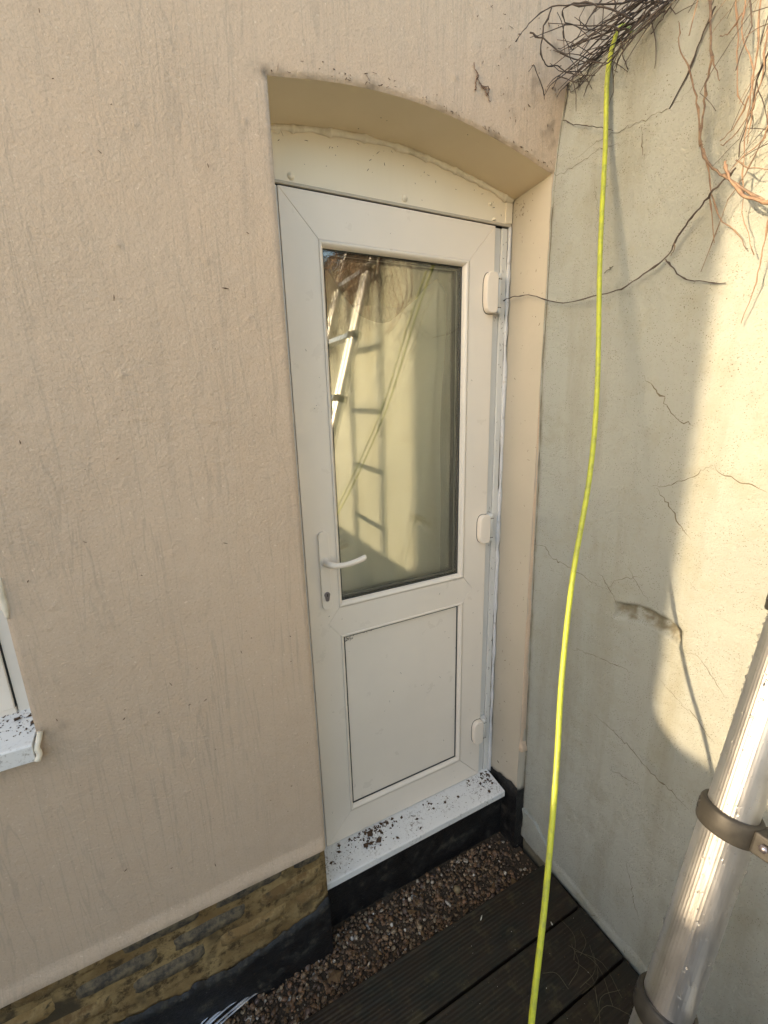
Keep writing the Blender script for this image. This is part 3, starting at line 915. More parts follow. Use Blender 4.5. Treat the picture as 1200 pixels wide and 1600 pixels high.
# raised right-hand end strip
prism('end_strip', [(0.688, 1.993), (0.713, 1.993), (0.713, arcb(0.713) - 0.003), (0.688, arcb(0.688) - 0.003)], -0.001, 0.003, M_PANEL, ap, r=0.0006)
bead = []; br = []
for x in np.linspace(XL + 0.002, XR - 0.004, 150):
    bead.append((x, -0.001, arcb(x) - 0.001 + 0.0008 * math.sin(90 * x)))
    br.append(0.0075 + 0.0018 * float(vnoise(np.array(x * 45), np.array(0.), 120)) + (0.003 if abs((x * 11) % 1 - 0.5) < 0.04 else 0))
tubes('sealant_bead', [(bead, br)], M_SEAL, ap, n=10)
def dome(name, cx, cy, cz, r, h, mt, parent, axis=(0, -1, 0), **k):
    V = []; F = []; n = 14; L = 5
    for l in range(L):
        t = l / (L - 1) * math.pi / 2
        for j in range(n):
            a = j * 2 * math.pi / n
            V.append((cx + r * math.cos(t) * math.cos(a), cy - h * math.sin(t), cz + r * math.cos(t) * math.sin(a)))
    for l in range(L - 1):
        for j in range(n):
            a, b = l * n + j, l * n + (j + 1) % n
            F.append((a, b, b + n, a + n))
    o = pyd(name, V, F, mt, parent, True, **k)
    return o
for (u, v) in [(455, 274), (633, 309), (773, 342), (767, 318)]:
    q = at(u, v, 1, -0.002)
    dome('screw_cap', q[0], 0.002, q[2], 0.0088 if u < 700 else 0.005, 0.0075, M_PANEL, ap)
q = at(433, 199, 1, -0.004); dome('filler_blob', q[0], 0.001, q[2], 0.010, 0.007, M_SEAL, ap)
q = at(588, 215, 1, -0.004); dome('filler_blob', q[0], 0.001, q[2] - 0.004, 0.007, 0.006, M_SEAL, ap)
box('trim_strip', XL + 0.003, XR - 0.004, -0.0015, 0.006, 1.9835, 1.9908, M_TRIM, ap, r=0.0015)

# ------------------------------------------------------------------ door frame (fixed) and door leaf
df = empty('door_frame', (0.69, 0.02, -0.02), label='fixed white plastic frame strips seen along the hinge side of the door', cat='door frame')
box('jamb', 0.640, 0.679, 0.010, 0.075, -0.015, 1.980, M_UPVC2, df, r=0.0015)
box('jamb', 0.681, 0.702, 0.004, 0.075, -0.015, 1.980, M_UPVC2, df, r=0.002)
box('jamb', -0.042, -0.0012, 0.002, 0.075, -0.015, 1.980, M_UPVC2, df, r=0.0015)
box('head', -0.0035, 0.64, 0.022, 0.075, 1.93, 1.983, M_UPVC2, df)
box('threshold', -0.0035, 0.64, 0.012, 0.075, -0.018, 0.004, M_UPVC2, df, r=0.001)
sb = []; sr = []
for z in np.linspace(-0.01, 1.985, 190):
    sb.append((0.7085 + 0.002 * float(vnoise(np.array(z * 9), np.array(0.), 130)), 0.003, z)); sr.append(0.0065 + 0.0028 * float(vnoise(np.array(z * 26), np.array(0.), 131)))
tubes('sealant_bead', [(sb, sr)], M_SEALG, df, n=8)

door = empty('door', (0.645, 0.02, 0.0), label='white plastic half-glazed door with lever handle in an arched opening', cat='door')
LX, RX, ZB, ZT_ = 0.0, 0.651, 0.003, 1.980
GX0, GX1, GZ0, GZ1 = 0.107, 0.551, 0.892, 1.864     # sight line of the glass
GX1 = 0.543
PX0, PX1, PZ0, PZ1 = 0.107, 0.543, 0.122, 0.770
bw = 0.014
oX0, oX1 = GX0 - bw, GX1 + bw
zA, zB_ = PZ0 - bw, PZ1 + bw - 0.0       # panel bead outer
zC, zD = GZ0 - bw, GZ1 + bw
vz = (zB_ + zC) / 2; vt = (zC - zB_) / 2 * 0.8
e = 0.0004
lst = [(LX, ZB), (oX0, zA), (oX0, zB_), (oX0 - vt, vz), (oX0, zC), (oX0, zD), (LX, ZT_)]
prism('stile', lst, 0.0, 0.066, M_UPVC, door, r=0.0009)
rst = [(RX, ZB), (RX, ZT_), (oX1, zD), (oX1, zC), (oX1 + vt, vz), (oX1, zB_), (oX1, zA)]
prism('stile', rst, 0.0, 0.066, M_UPVC, door, r=0.0009)
prism('rail', [(LX + e * 2, ZT_), (RX - e * 2, ZT_), (oX1 - e, zD + e), (oX0 + e, zD + e)], 0.0, 0.066, M_UPVC, door, r=0.0009)
prism('rail', [(LX + e * 2, ZB), (oX0 + e, zA - e), (oX1 - e, zA - e), (RX - e * 2, ZB)], 0.0, 0.066, M_UPVC, door, r=0.0009)
prism('rail', [(oX0 + e, zB_), (oX1 - e, zB_), (oX1 + vt - e, vz), (oX1 - e, zC), (oX0 + e, zC), (oX0 - vt + e, vz)], 0.0, 0.066, M_UPVC, door, r=0.0009)
def beads(x0, x1, z0, z1, depth, parent, wdt=bw):
    """four mitred sloping beads round an opening whose sight line is x0..x1, z0..z1"""
    prof = [(0.0, 0.0012), (0.0015, -0.0012), (0.35, -0.0016), (0.62, 0.0015), (0.86, 0.0065), (1.0, 0.0125), (1.02, depth)]
    def ring(o, y): 
        d = wdt * (1 - o)
        return [(x0 - d, y, z0 - d), (x1 + d, y, z0 - d), (x1 + d, y, z1 + d), (x0 - d, y, z1 + d)]
    rings = [ring(o, y) for o, y in prof]
    for s in range(4):
        V = []; 
        for rg in rings:
            a = np.array(rg[s]); b = np.array(rg[(s + 1) % 4]); t = (b - a) / np.linalg.norm(b - a) * 0.0003
            V += [tuple(a + t), tuple(b - t)]
        F = [(2 * i, 2 * i + 1, 2 * i + 3, 2 * i + 2) for i in range(len(prof) - 1)]
        pyd('glazing_bead', V, F, M_UPVC, parent, True)
beads(GX0, GX1, GZ0, GZ1, 0.030, door)
beads(PX0, PX1, PZ0, PZ1, 0.022, door)
# gaskets: thin black lines against pane and panel
def ringbox(name, x0, x1, z0, z1, w_, y0, y1, mt, parent):
    V = []; F = []
    for (a, b, c_, d_) in ((x0, x0 + w_, z0, z1), (x1 - w_, x1, z0, z1), (x0 + w_, x1 - w_, z0, z0 + w_), (x0 + w_, x1 - w_, z1 - w_, z1)):
        v, f = box_vf(a, b, y0, y1, c_, d_); o_ = len(V); V += v; F += [tuple(i + o_ for i in q) for q in f]
    o = pyd(name, V, F, mt, parent); fix_normals(o.data); return o
ringbox('gasket', GX0 - 0.002, GX1 + 0.002, GZ0 - 0.002, GZ1 + 0.002, 0.0045, 0.0165, 0.0195, M_GASKET, door)
ringbox('gasket', PX0 - 0.002, PX1 + 0.002, PZ0 - 0.002, PZ1 + 0.002, 0.0055, 0.0120, 0.0165, M_GASKET, door)
box('lower_panel', PX0 - 0.006, PX1 + 0.006, 0.015, 0.040, PZ0 - 0.006, PZ1 + 0.006, M_UPVC, door)
box('glass_pane', GX0 - 0.008, GX1 + 0.008, 0.020, 0.024, GZ0 - 0.008, GZ1 + 0.008, M_GLASS, door)
o = box('glass_pane', GX0 - 0.008, GX1 + 0.008, 0.042, 0.046, GZ0 - 0.008, GZ1 + 0.008, M_GLASS2, door)
ringbox('spacer_bar', GX0 - 0.008, GX1 + 0.008, GZ0 - 0.008, GZ1 + 0.008, 0.0165, 0.0245, 0.0415, M_SPACER, door)
ringbox('spacer_reflect', GX0 + 0.0088, GX1 - 0.0088, GZ0 + 0.0088, GZ1 - 0.0088, 0.0012, 0.0300, 0.0312, M_SPLINE, door)  # pale strip put in for the reflection along the spacer bar

# handle: rounded backplate, lever, keyhole
hx, hz0, hz1 = 0.0545, 0.884, 1.128
hw_ = 0.0155
pl = []
for i in range(17): a = math.pi * i / 16; pl.append((hx + hw_ * math.cos(a), hz1 - hw_ + hw_ * math.sin(a)))
for i in range(17): a = math.pi + math.pi * i / 16; pl.append((hx + hw_ * math.cos(a), hz0 + hw_ + hw_ * math.sin(a)))
prism('handle_plate', pl, -0.0095, -0.0002, M_UPVC, door, r=0.003)
lever = []
lz = 1.036
for i in range(9): a = math.pi / 2 * i / 8; lever.append((hx + 0.024 * (1 - math.cos(a)) , -0.010 - 0.018 - 0.024 * math.sin(a) + 0.0, lz))
lever = [(hx, -0.009, lz), (hx, -0.022, lz), (hx + 0.002, -0.034, lz), (hx + 0.009, -0.043, lz - 0.001), (hx + 0.022, -0.048, lz - 0.003), (hx + 0.045, -0.050, lz - 0.004), (hx + 0.07, -0.050, lz - 0.002), (hx + 0.095, -0.049, lz + 0.002), (hx + 0.112, -0.047, lz + 0.006)]
lp = smooth_path(lever, 6)
def oval_tube(name, P, a, b, mt, parent, n=14):
    V = []; F = []; m_ = len(P); T_ = np.gradient(P, axis=0)
    for i in range(m_):
        t = T_[i] / np.linalg.norm(T_[i]); up = np.array([0, 0, 1.0]); sd_ = np.cross(t, up); sd_ /= np.linalg.norm(sd_)
        for j in range(n):
            an = 2 * math.pi * j / n
            V.append(P[i] + sd_ * a[i] * math.cos(an) + up * b[i] * math.sin(an))
    for i in range(m_ - 1):
        for j in range(n):
            p, q = i * n + j, i * n + (j + 1) % n
            F.append((p, q, q + n, p + n))
    F.append(tuple(range(n - 1, -1, -1))); F.append(tuple((m_ - 1) * n + j for j in range(n)))
    o = pyd(name, V, F, mt, parent, True); fix_normals(o.data); return o
s_ = np.linspace(0, 1, len(lp))
oval_tube('handle_lever', lp, 0.0085 - 0.002 * s_, np.interp(s_, [0, .3, .6, .97, 1], [0.0105, 0.0105, 0.0080, 0.0092, 0.0075]), M_UPVC, door)
dome('handle_boss', hx, -0.009, lz, 0.0135, 0.006, M_UPVC, door)
kz = 0.928
kp = []
for i in range(21): a = -0.6 + (math.pi + 1.2) * i / 20; kp.append((hx + 0.0088 * math.cos(a), kz + 0.006 + 0.0088 * math.sin(a)))
kp += [(hx - 0.0052, kz - 0.012), (hx - 0.003, kz - 0.0145), (hx + 0.003, kz - 0.0145), (hx + 0.0052, kz - 0.012)]
cyl = prism('lock_cylinder', kp, -0.0125, -0.0005, M_SILVER, door)
cyl_ring = [(hx + 0.0058 * math.cos(a), kz + 0.006 + 0.0058 * math.sin(a)) for a in np.linspace(0, 2 * math.pi, 20, endpoint=False)]
prism('lock_plug', cyl_ring, -0.0132, -0.0122, M_SILVER, cyl)
prism('keyway', [(hx - 0.0012, kz + 0.001), (hx + 0.0012, kz + 0.001), (hx + 0.0016, kz + 0.006), (hx + 0.0008, kz + 0.010), (hx - 0.0008, kz + 0.010)], -0.0136, -0.0130, M_KEY, cyl)

# three flag hinges
def hinge(z, hh=0.060):
    x0, x1 = 0.606, 0.654
    pts = []
    # D-shaped cover: bulged to the left, flat on the right
    for i in range(15):
        a = math.pi / 2 + math.pi * i / 14
        pts.append((0.633 + 0.024 * math.copysign(abs(math.cos(a)) ** 0.75, math.cos(a)), z + hh * math.copysign(abs(math.sin(a)) ** 0.55, math.sin(a))))
    pts = pts + [(x1 - 0.006, z - hh * 0.97), (x1 - 0.001, z - hh * 0.8), (x1 - 0.001, z + hh * 0.8), (x1 - 0.006, z + hh * 0.97)]
    cv = prism('hinge', pts, -0.021, -0.0004, M_UPVC, door, r=0.0045)
    gp = [(0.634 + (x - 0.634) * 1.045, z + (zz_ - z) * 1.022) for x, zz_ in pts]
    prism('grime_and_gap', gp, -0.0007, -0.0001, M_DARKGAP, cv)  # dark plate stands for the shadow gap and dirt round the cover
    tb = []
    for (a, b, r) in ((-hh * 0.95, -hh * 0.70, 0.0075), (-hh * 0.68, hh * 0.68, 0.0068), (hh * 0.70, hh * 0.95, 0.0075)):
        tb.append(([(0.6625, -0.010, z + a), (0.6625, -0.010, z + a + 0.001), (0.6625, -0.010, z + b - 0.001), (0.6625, -0.010, z + b)], [r - 0.0012, r, r, r - 0.0012]))
    tubes('knuckle', tb, M_UPVC2, cv, n=14)
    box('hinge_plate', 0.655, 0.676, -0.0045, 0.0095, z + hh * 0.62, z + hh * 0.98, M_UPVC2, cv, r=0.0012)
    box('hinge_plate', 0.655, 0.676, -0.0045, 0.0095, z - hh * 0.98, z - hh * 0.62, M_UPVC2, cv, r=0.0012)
    # thin dark strips in the joints
    box('grime_and_gap', 0.6565, 0.6685, -0.0165, -0.0045, z - hh * 0.70 - 0.0008, z - hh * 0.68 + 0.0006, M_DARKGAP, cv)
    box('grime_and_gap', 0.6565, 0.6685, -0.0165, -0.0045, z + hh * 0.68 - 0.0006, z + hh * 0.70 + 0.0008, M_DARKGAP, cv)
for z in (1.794, 1.046, 0.216): hinge(z, 0.058 if z > 1.5 else 0.050)

# ------------------------------------------------------------------ sill with crumbs
sill = empty('door_sill', (0.32, -0.05, -0.04), label='projecting white plastic sill below the door, strewn with leaf crumbs', cat='sill')
SY = -0.105
def sill_z(y): return np.interp(y, [SY, 0.02], [-0.012, 0.0])
prof = [(0.03, 0.0), (0.0, -0.001), (SY + 0.004, -0.0115), (SY, -0.0135), (SY - 0.001, -0.036), (SY + 0.002, -0.038), (SY + 0.014, -0.038), (0.03, -0.038)]
V = []; n = len(prof)
for x in (XL + 0.001, 0.698): V += [(x, y, z) for y, z in prof]
F = [tuple(range(n)), tuple(range(2 * n - 1, n - 1, -1))] + [(i, i + n, (i + 1) % n + n, (i + 1) % n) for i in range(n)]
o = pyd('sill_board', V, F, M_SILL, sill); bev(o.data, 0.0012, 2)
def crumbs(name, N, fx, fy, fz, smin, smax, mt, seed, parent=None, flat=0.4, **k):
    r = np.random.RandomState(seed); V = []; F = []
    for i in range(N):
        x, y = fx(r), fy(r)
        s = r.uniform(smin, smax) * (1 + 2.5 * (r.rand() < 0.05))
        R3 = np.array(Matrix.Rotation(r.uniform(0, 6.28), 3, 'Z') @ Matrix.Rotation(r.uniform(-.6, .6), 3, 'X'))
        c8 = np.array([(1, 0, 0), (-1, 0, 0.1), (0, .7, 0), (0, -.7, 0), (0, 0, flat), (.2, .1, -flat)]) * (1 + r.uniform(-.4, .4, (6, 1)))
        v = c8 * s @ R3.T + np.array([x, y, fz(x, y) + s * flat * 0.6])
        o_ = len(V); V += list(v)
        F += [tuple(o_ + a for a in q) for q in ((0, 2, 4), (2, 1, 4), (1, 3, 4), (3, 0, 4), (2, 0, 5), (1, 2, 5), (3, 1, 5), (0, 3, 5))]
    return pyd(name, V, F, mt, parent, **k)
def sill_h(x, y): return float(sill_z(y)) - 0.0005
M_DUST = mat('brown_dust', (0.17, 0.12, 0.08), 0.95)
crumbs('dust', 1500, lambda r: XL + 0.003 + 0.74 * r.rand() ** 1.8, lambda r: -0.002 - abs(r.normal(0, 0.045)) % 0.1, sill_h, 0.0003, 0.0011, M_DUST, 15, kind='stuff')
crumbs('leaf_crumbs', 1700, lambda r: XL + 0.005 + (0.73 * r.rand() ** 1.5 if r.rand() < 0.75 else 0.62 + 0.11 * r.rand()), lambda r: -0.004 - abs(r.normal(0, 0.035)) % 0.095, sill_h, 0.0007, 0.0025, M_DEBRIS, 5, kind='stuff')
prop(crumbs('leaf_litter', 170, lambda r: 0.165 + r.normal(0, 0.045), lambda r: -0.004 - abs(r.normal(0, 0.026)) % 0.09, sill_h, 0.002, 0.0055, M_DEBRIS, 6, flat=0.5), kind='stuff')
crumbs('leaf_crumbs', 110, lambda r: 0.655 + r.normal(0, 0.018), lambda r: -0.004 - abs(r.normal(0, 0.03)) % 0.09, sill_h, 0.001, 0.0035, M_DEBRIS, 8, kind='stuff')

# ------------------------------------------------------------------ room and cloth behind the glass
room = empty('room', (0.3, 1.0, 0), label='dark unlit room behind the door glass', cat='room')
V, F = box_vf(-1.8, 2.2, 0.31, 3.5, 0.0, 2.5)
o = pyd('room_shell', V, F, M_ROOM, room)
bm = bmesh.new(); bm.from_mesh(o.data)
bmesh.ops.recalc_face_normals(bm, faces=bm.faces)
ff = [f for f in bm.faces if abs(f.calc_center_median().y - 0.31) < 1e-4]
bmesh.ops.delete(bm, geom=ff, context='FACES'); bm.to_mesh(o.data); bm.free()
# lining of the doorway between leaf and room
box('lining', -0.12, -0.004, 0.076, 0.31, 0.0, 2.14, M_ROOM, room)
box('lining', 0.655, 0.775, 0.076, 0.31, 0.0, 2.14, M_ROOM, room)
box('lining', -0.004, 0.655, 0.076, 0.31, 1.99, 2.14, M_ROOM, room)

cloth = empty('cloth', (0.34, 0.085, 0.88), label='cream cloth hung by its corners on hooks inside the door glass', cat='cloth')
nu, nvv = 150, 170
U, Vv = np.meshgrid(np.linspace(0, 1, nu), np.linspace(0, 1, nvv), indexing='ij')
xa, xb = 0.100, 0.545
topz = np.interp(U, [0, .12, .24, .34, .45, .55, .70, .85, .94, 1.0], [1.845, 1.842, 1.775, 1.735, 1.712, 1.718, 1.765, 1.825, 1.85, 1.83])
topz = topz + 0.006 * fbm(U * 3, U * 0, 3, 3, 141)
Xq = xa + (xb - xa) * U
Zq = topz * (1 - Vv) + 0.80 * Vv
rollt = sstep(0.02, 0.0, Vv)
hkx, hkz = 0.520, 1.855                                  # right hook
ang = np.arctan2(Xq - hkx, hkz - Zq + 0.02)
dist = np.hypot(Xq - hkx, hkz - Zq)
fold = 0.045 * np.sin(ang * 17 + 0.8) * np.exp(-((ang + 0.25) / 0.38) ** 2) * sstep(0.0, 0.35, dist)
lx, lz_ = 0.150, 1.845
ang2 = np.arctan2(Xq - lx, lz_ - Zq + 0.02); dist2 = np.hypot(Xq - lx, lz_ - Zq)
fold += 0.020 * np.sin(ang2 * 11) * np.exp(-((ang2 - 0.3) / 0.6) ** 2) * sstep(0.0, 0.2, dist2) * np.exp(-dist2 * 1.6)
fold += 0.006 * np.sin(U * 19 + 2 * Vv) * Vv + 0.004 * fbm(U * 3, Vv * 2, 3, 3, 140)
Yq = 0.100 + np.maximum(fold, -0.045) + 0.012 * rollt
grid_mesh('sheet', np.stack([Xq, Yq, Zq], -1), np.ones((nu - 1, nvv - 1), bool), [], M_FABRIC, cloth)
def hook(x, z, big=1.0):
    ring = [(x + 0.013 * big * math.cos(a), 0.0475, z + 0.015 * big * math.sin(a)) for a in np.linspace(0, 2 * math.pi, 24)]
    ring2 = [(x + 0.0075 * big * math.cos(a), 0.048, z + 0.009 * big * math.sin(a)) for a in np.linspace(0, 2 * math.pi, 24)]
    h = [(x, 0.050, z), (x, 0.062, z - 0.004), (x, 0.066, z - 0.016), (x, 0.058, z - 0.022)]
    o = tubes('hook', [(ring, 0.0011), (ring2, 0.0009), (smooth_path(h, 5), 0.002)], M_HOOK, cloth, n=6)
hook(0.150, 1.842, 1.25); hook(0.530, 1.852, 1.0); hook(0.300, 1.725, 0.8)

# ------------------------------------------------------------------ window at the left
win = empty('window', (-0.9, -T, 0.85), label='corner of a white plastic window in the beige wall at the left edge', cat='window')
# plastered reveal painted white
V = [(WX, -T + 0.004, WZ0), (WX, -T + 0.004, WZ1), (WX, -0.02, WZ1), (WX, -0.02, WZ0)]
pyd('reveal', V, [(0, 1, 2, 3)], M_UPVC2, win)
box('frame', -0.6790, WX - 0.001, -0.055, -0.02, WZ0 - 0.01, WZ1 - 0.001, M_UPVC, win, r=0.002)
box('frame', -1.6, -0.681, -0.060, -0.02, WZ0 - 0.002, WZ0 + 0.034, M_UPVC, win, r=0.002)
box('frame', -1.6, -0.681, -0.055, -0.02, WZ1 - 0.07, WZ1 - 0.001, M_UPVC, win, r=0.002)
box('gasket', -0.6812, -0.6796, -0.0572, -0.04, WZ0 + 0.034, WZ1 - 0.07, M_GASKET, win)
box('sash', -0.78, -0.6813, -0.064, -0.02, WZ0 + 0.0345, WZ1 - 0.0705, M_UPVC, win, r=0.002)
box('glass_pane', -1.6, -0.781, -0.040, -0.034, WZ0 + 0.09, WZ1 - 0.06, M_GLASS, win)
box('backing', -1.65, WX + 0.02, 0.0, 0.019, WZ0 - 0.05, WZ1 + 0.05, M_ROOM, win)
prof = [(-0.02, 0.850), (-T - 0.018, 0.834), (-T - 0.022, 0.831), (-T - 0.0225, 0.795), (-T - 0.015, 0.793), (-T - 0.010, 0.805), (-0.02, 0.815)]
n = len(prof); V = []
for x in (-1.8, WX - 0.006): V += [(x, y, z) for y, z in prof]
F = [tuple(range(n)), tuple(range(2 * n - 1, n - 1, -1))] + [(i, i + n, (i + 1) % n + n, (i + 1) % n) for i in range(n)]
o = pyd('sill', V, F, M_SILL, win); bev(o.data, 0.0015, 2)
tubes('sealant_bead', [(smooth_path([(WX - 0.004, -T - 0.022, 0.794), (WX + 0.001, -T - 0.018, 0.806), (WX - 0.001, -T - 0.016, 0.820), (WX + 0.003, -T - 0.006, 0.834), (WX + 0.006, -T - 0.002, 0.846)], 5), 0.0055)], M_SEAL, win, n=8)
tubes('sealant_bead', [(smooth_path([(WX + 0.001, -T + 0.001, z) for z in (1.10, 1.13, 1.15, 1.17, 1.185)], 4), [0.002, 0.0035, 0.005, 0.0065] + [0.006] * 12 + [0.003])], M_SEAL, win, n=8)
crumbs('leaf_crumbs', 160, lambda r: -0.63 - 0.14 * r.rand() ** 1.3, lambda r: -0.058 - 0.085 * r.rand() ** 1.3, lambda x, y: float(np.interp(y, [-T - 0.018, -0.02], [0.834, 0.850])), 0.0008, 0.0032, M_DEBRIS, 9, kind='stuff')
crumbs('wall_grime', 60, lambda r: WX - 0.0015, lambda r: -0.06 - 0.06 * r.rand(), lambda x, y: 0.90 + 0.10 * random.random(), 0.0008, 0.002, M_DEBRIS, 10, kind='stuff')

# ------------------------------------------------------------------ hose
hp = [(0.86, -0.255, 2.34), (0.775, -0.275, 2.322)]
for (u, v, ax, val) in [(950, 110, 0, 0.725), (946, 230, 0, 0.70), (941, 400, 0, 0.63), (934, 600, 0, 0.56), (920, 740, 0, 0.49), (895, 900, 0, 0.405), (880, 1060, 0, 0.32), (868, 1200, 0, 0.25), (851, 1400, 0, 0.17), (833, 1590, 0, 0.10)]:
    hp.append(tuple(at(u, v, ax, val)))
last = np.array(hp[-1]); d_ = last - np.array(hp[-2]); d_ /= np.linalg.norm(d_)
while last[2] > Z_DECK + 0.03:
    last = last + np.array([d_[0] * 0.12, d_[1] * 0.12, -0.12]); hp.append(tuple(last))
hp[-1] = (hp[-1][0], hp[-1][1], Z_DECK + 0.008)
hp[3:-1] = [(a + rj[0], b + rj[1], c_) for (a, b, c_), rj in zip(hp[3:-1], np.random.RandomState(2).normal(0, 0.0018, (99, 2)))]
hp.append((hp[-1][0] - 0.12, hp[-1][1] - 0.10, Z_DECK + 0.007)); hp.append((hp[-1][0] - 0.25, hp[-1][1] - 0.05, Z_DECK + 0.007))
hose = tubes('hose', [(smooth_path(hp, 8), 0.0053)], M_HOSE, n=12)
prop(hose, 'bright yellow-green hose hanging from the garden wall top down to the deck', 'hose')

# ------------------------------------------------------------------ telescopic ladder
LU = np.array([0.288, 0.013, 0.957]); LU /= np.linalg.norm(LU)
LF = np.array([0.0, -0.943, Z_DECK])
ladder = empty('ladder', tuple(LF), label='wet telescopic aluminium ladder leaning on the garden wall at the right edge', cat='ladder')
S_RUNG = [0.185 + 0.315 * k for k in range(11)]
side = np.array([0.0, -1.0, 0.0]); side -= LU * (side @ LU); side /= np.linalg.norm(side)
nrm = np.cross(LU, side)
def ribbed(P0, P1, r, mt, parent):
    """extruded tube with fine lengthways ribs"""
    n = 96; V = []; F = []
    for Pp in (P0, P1):
        for j in range(n):
            a = 2 * math.pi * j / n
            rib = 1.0 + (0.006 if j % 2 == 0 else 0.0) * (1.0 if (j // 16) % 2 == 0 else 0.25)
            V.append(Pp + r * rib * (math.cos(a) * side + math.sin(a) * nrm))
    for j in range(n): F.append((j, (j + 1) % n, (j + 1) % n + n, j + n))
    F.append(tuple(range(n - 1, -1, -1))); F.append(tuple(range(n, 2 * n)))
    o = pyd('stile_section', V, F, mt, parent); fix_normals(o.data)
    return o
def ring_tube(name, c0, axis, prof, mt, parent, n=40, **k):
    """revolve (s, r) profile round the stile axis"""
    V = []; F = []
    for (s, r) in prof:
        for j in range(n):
            a = 2 * math.pi * j / n; V.append(c0 + axis * s + r * (math.cos(a) * side + math.sin(a) * nrm))
    m_ = len(prof)
    for i in range(m_):
        for j in range(n):
            p, q = i * n + j, i * n + (j + 1) % n
            r_, t_ = ((i + 1) % m_) * n + j, ((i + 1) % m_) * n + (j + 1) % n
            F.append((p, q, t_, r_))
    o = pyd(name, V, F, mt, parent, True, **k); fix_normals(o.data)
    return o
RAD = lambda k: 0.0376 - 0.0020 * k
for sidx, off in enumerate((0.0, 0.40)):
    B = LF + side * off
    for k in range(9):
        s0 = 0.03 if k == 0 else S_RUNG[k - 1]
        s1 = S_RUNG[k]
        ribbed(B + LU * (s0 + 0.002), B + LU * (s1 - 0.002), RAD(k), M_ALU, ladder)
    for k in range(8):
        c0 = B + LU * S_RUNG[k]
        ro = RAD(k) + 0.0055; ri = RAD(k + 1) - 0.0005
        cl = ring_tube('collar', c0, LU, [(-0.019, ri), (-0.019, ro - 0.001), (-0.016, ro), (0.010, ro), (0.014, ro - 0.002), (0.014, ri)], M_COLLAR, ladder)
        sg = 1 if sidx == 0 else -1
        # clamp block that carries the rung
        a = c0 + side * sg * (ro - 0.004)
        bl = []
        for s in (0.0, 0.030):
            for (p, q) in ((-0.017, -0.020), (0.013, -0.020), (0.013, 0.020), (-0.017, 0.020)):
                bl.append(a + side * sg * s + LU * p + nrm * q * (1 - 6 * s))
        o = pyd('clamp', bl, [(0, 1, 2, 3), (7, 6, 5, 4), (0, 4, 5, 1), (1, 5, 6, 2), (2, 6, 7, 3), (3, 7, 4, 0)], M_COLLAR, cl); bev(o.data, 0.003, 2)
        tubes('bolt', [(np.array([a + side * sg * 0.014 - nrm * 0.021, a + side * sg * 0.014 - nrm * 0.026]), [0.0055, 0.0050])], M_SILVER, cl, n=6)
        # moulded lock sign on the collar: ring with an arrow stroke
        if sidx == 0:
            an = math.radians(-152)
            an_v = math.cos(an) * side + math.sin(an) * nrm; tn = -math.sin(an) * side + math.cos(an) * nrm
            cc = c0 + an_v * (ro + 0.0001)
            sign = [(cc + tn * 0.0075 * math.cos(t) + LU * 0.0075 * math.sin(t) - an_v * 0.0008 * math.cos(t) ** 2) for t in np.linspace(0.5, 5.6, 20)]
            sign2 = [cc - LU * 0.004, cc + LU * 0.0045]
            sign3 = [cc + LU * 0.0045 + tn * 0.0005, cc + LU * 0.0015 + tn * 0.0035]
            tubes('lock_sign', [(sign, 0.0006), (sign2, 0.0006), (sign3, 0.0006)], M_RUBBER, cl, n=5)
    ring_tube('rubber_foot', B, LU, [(0.0, 0.0005), (0.0, 0.037), (0.01, 0.040), (0.05, 0.038), (0.06, 0.0345), (0.06, 0.0005)], M_RUBBER, ladder)
for k in range(8):
    A_ = LF + LU * S_RUNG[k] + side * 0.060; B_ = LF + LU * S_RUNG[k] + side * 0.340
    V = []
    prf = [(-0.016, -0.017), (-0.012, -0.021), (0.010, -0.021), (0.014, -0.017), (0.014, 0.017), (0.010, 0.021), (-0.012, 0.021), (-0.016, 0.017)]
    for Pp in (A_, B_):
        for (p, q) in prf: V.append(Pp + LU * p + nrm * q)
    n = len(prf)
    F = [(j, (j + 1) % n, (j + 1) % n + n, j + n) for j in range(n)] + [tuple(range(n - 1, -1, -1)), tuple(range(n, 2 * n))]
    o = pyd('rung', V, F, M_ALU, ladder); fix_normals(o.data)

# rain drops standing on the near stile
V, F = [], []
r = np.random.RandomState(3)
for i in range(1500):
    s = r.uniform(0.70, 1.60); k = int((s - 0.185) / 0.315) + 1; rad = RAD(k) * 1.006
    if min(abs(s - q) for q in S_RUNG) < 0.02: continue
    a = r.uniform(0, 2 * math.pi)
    cN = math.cos(a) * side + math.sin(a) * nrm
    size = r.gamma(2.0, 0.00042) + 0.0005; size = min(size, 0.0032)
    c0 = LF + LU * s + cN * rad; tg = -math.sin(a) * side + math.cos(a) * nrm
    o_ = len(V)
    for l, t in enumerate((0, 0.5, 1.0, 1.4)):
        for j in range(8):
            b = j * math.pi / 4
            V.append(c0 + (tg * math.cos(b) + LU * math.sin(b) * 1.15) * size * math.cos(t) + cN * size * 0.8 * math.sin(t))
    for l in range(3):
        for j in range(8): F.append((o_ + l * 8 + j, o_ + l * 8 + (j + 1) % 8, o_ + (l + 1) * 8 + (j + 1) % 8, o_ + (l + 1) * 8 + j))
    F.append(tuple(o_ + 24 + j for j in range(8)))
pyd('water_drops', V, F, M_WATER, ladder, True, kind='stuff')

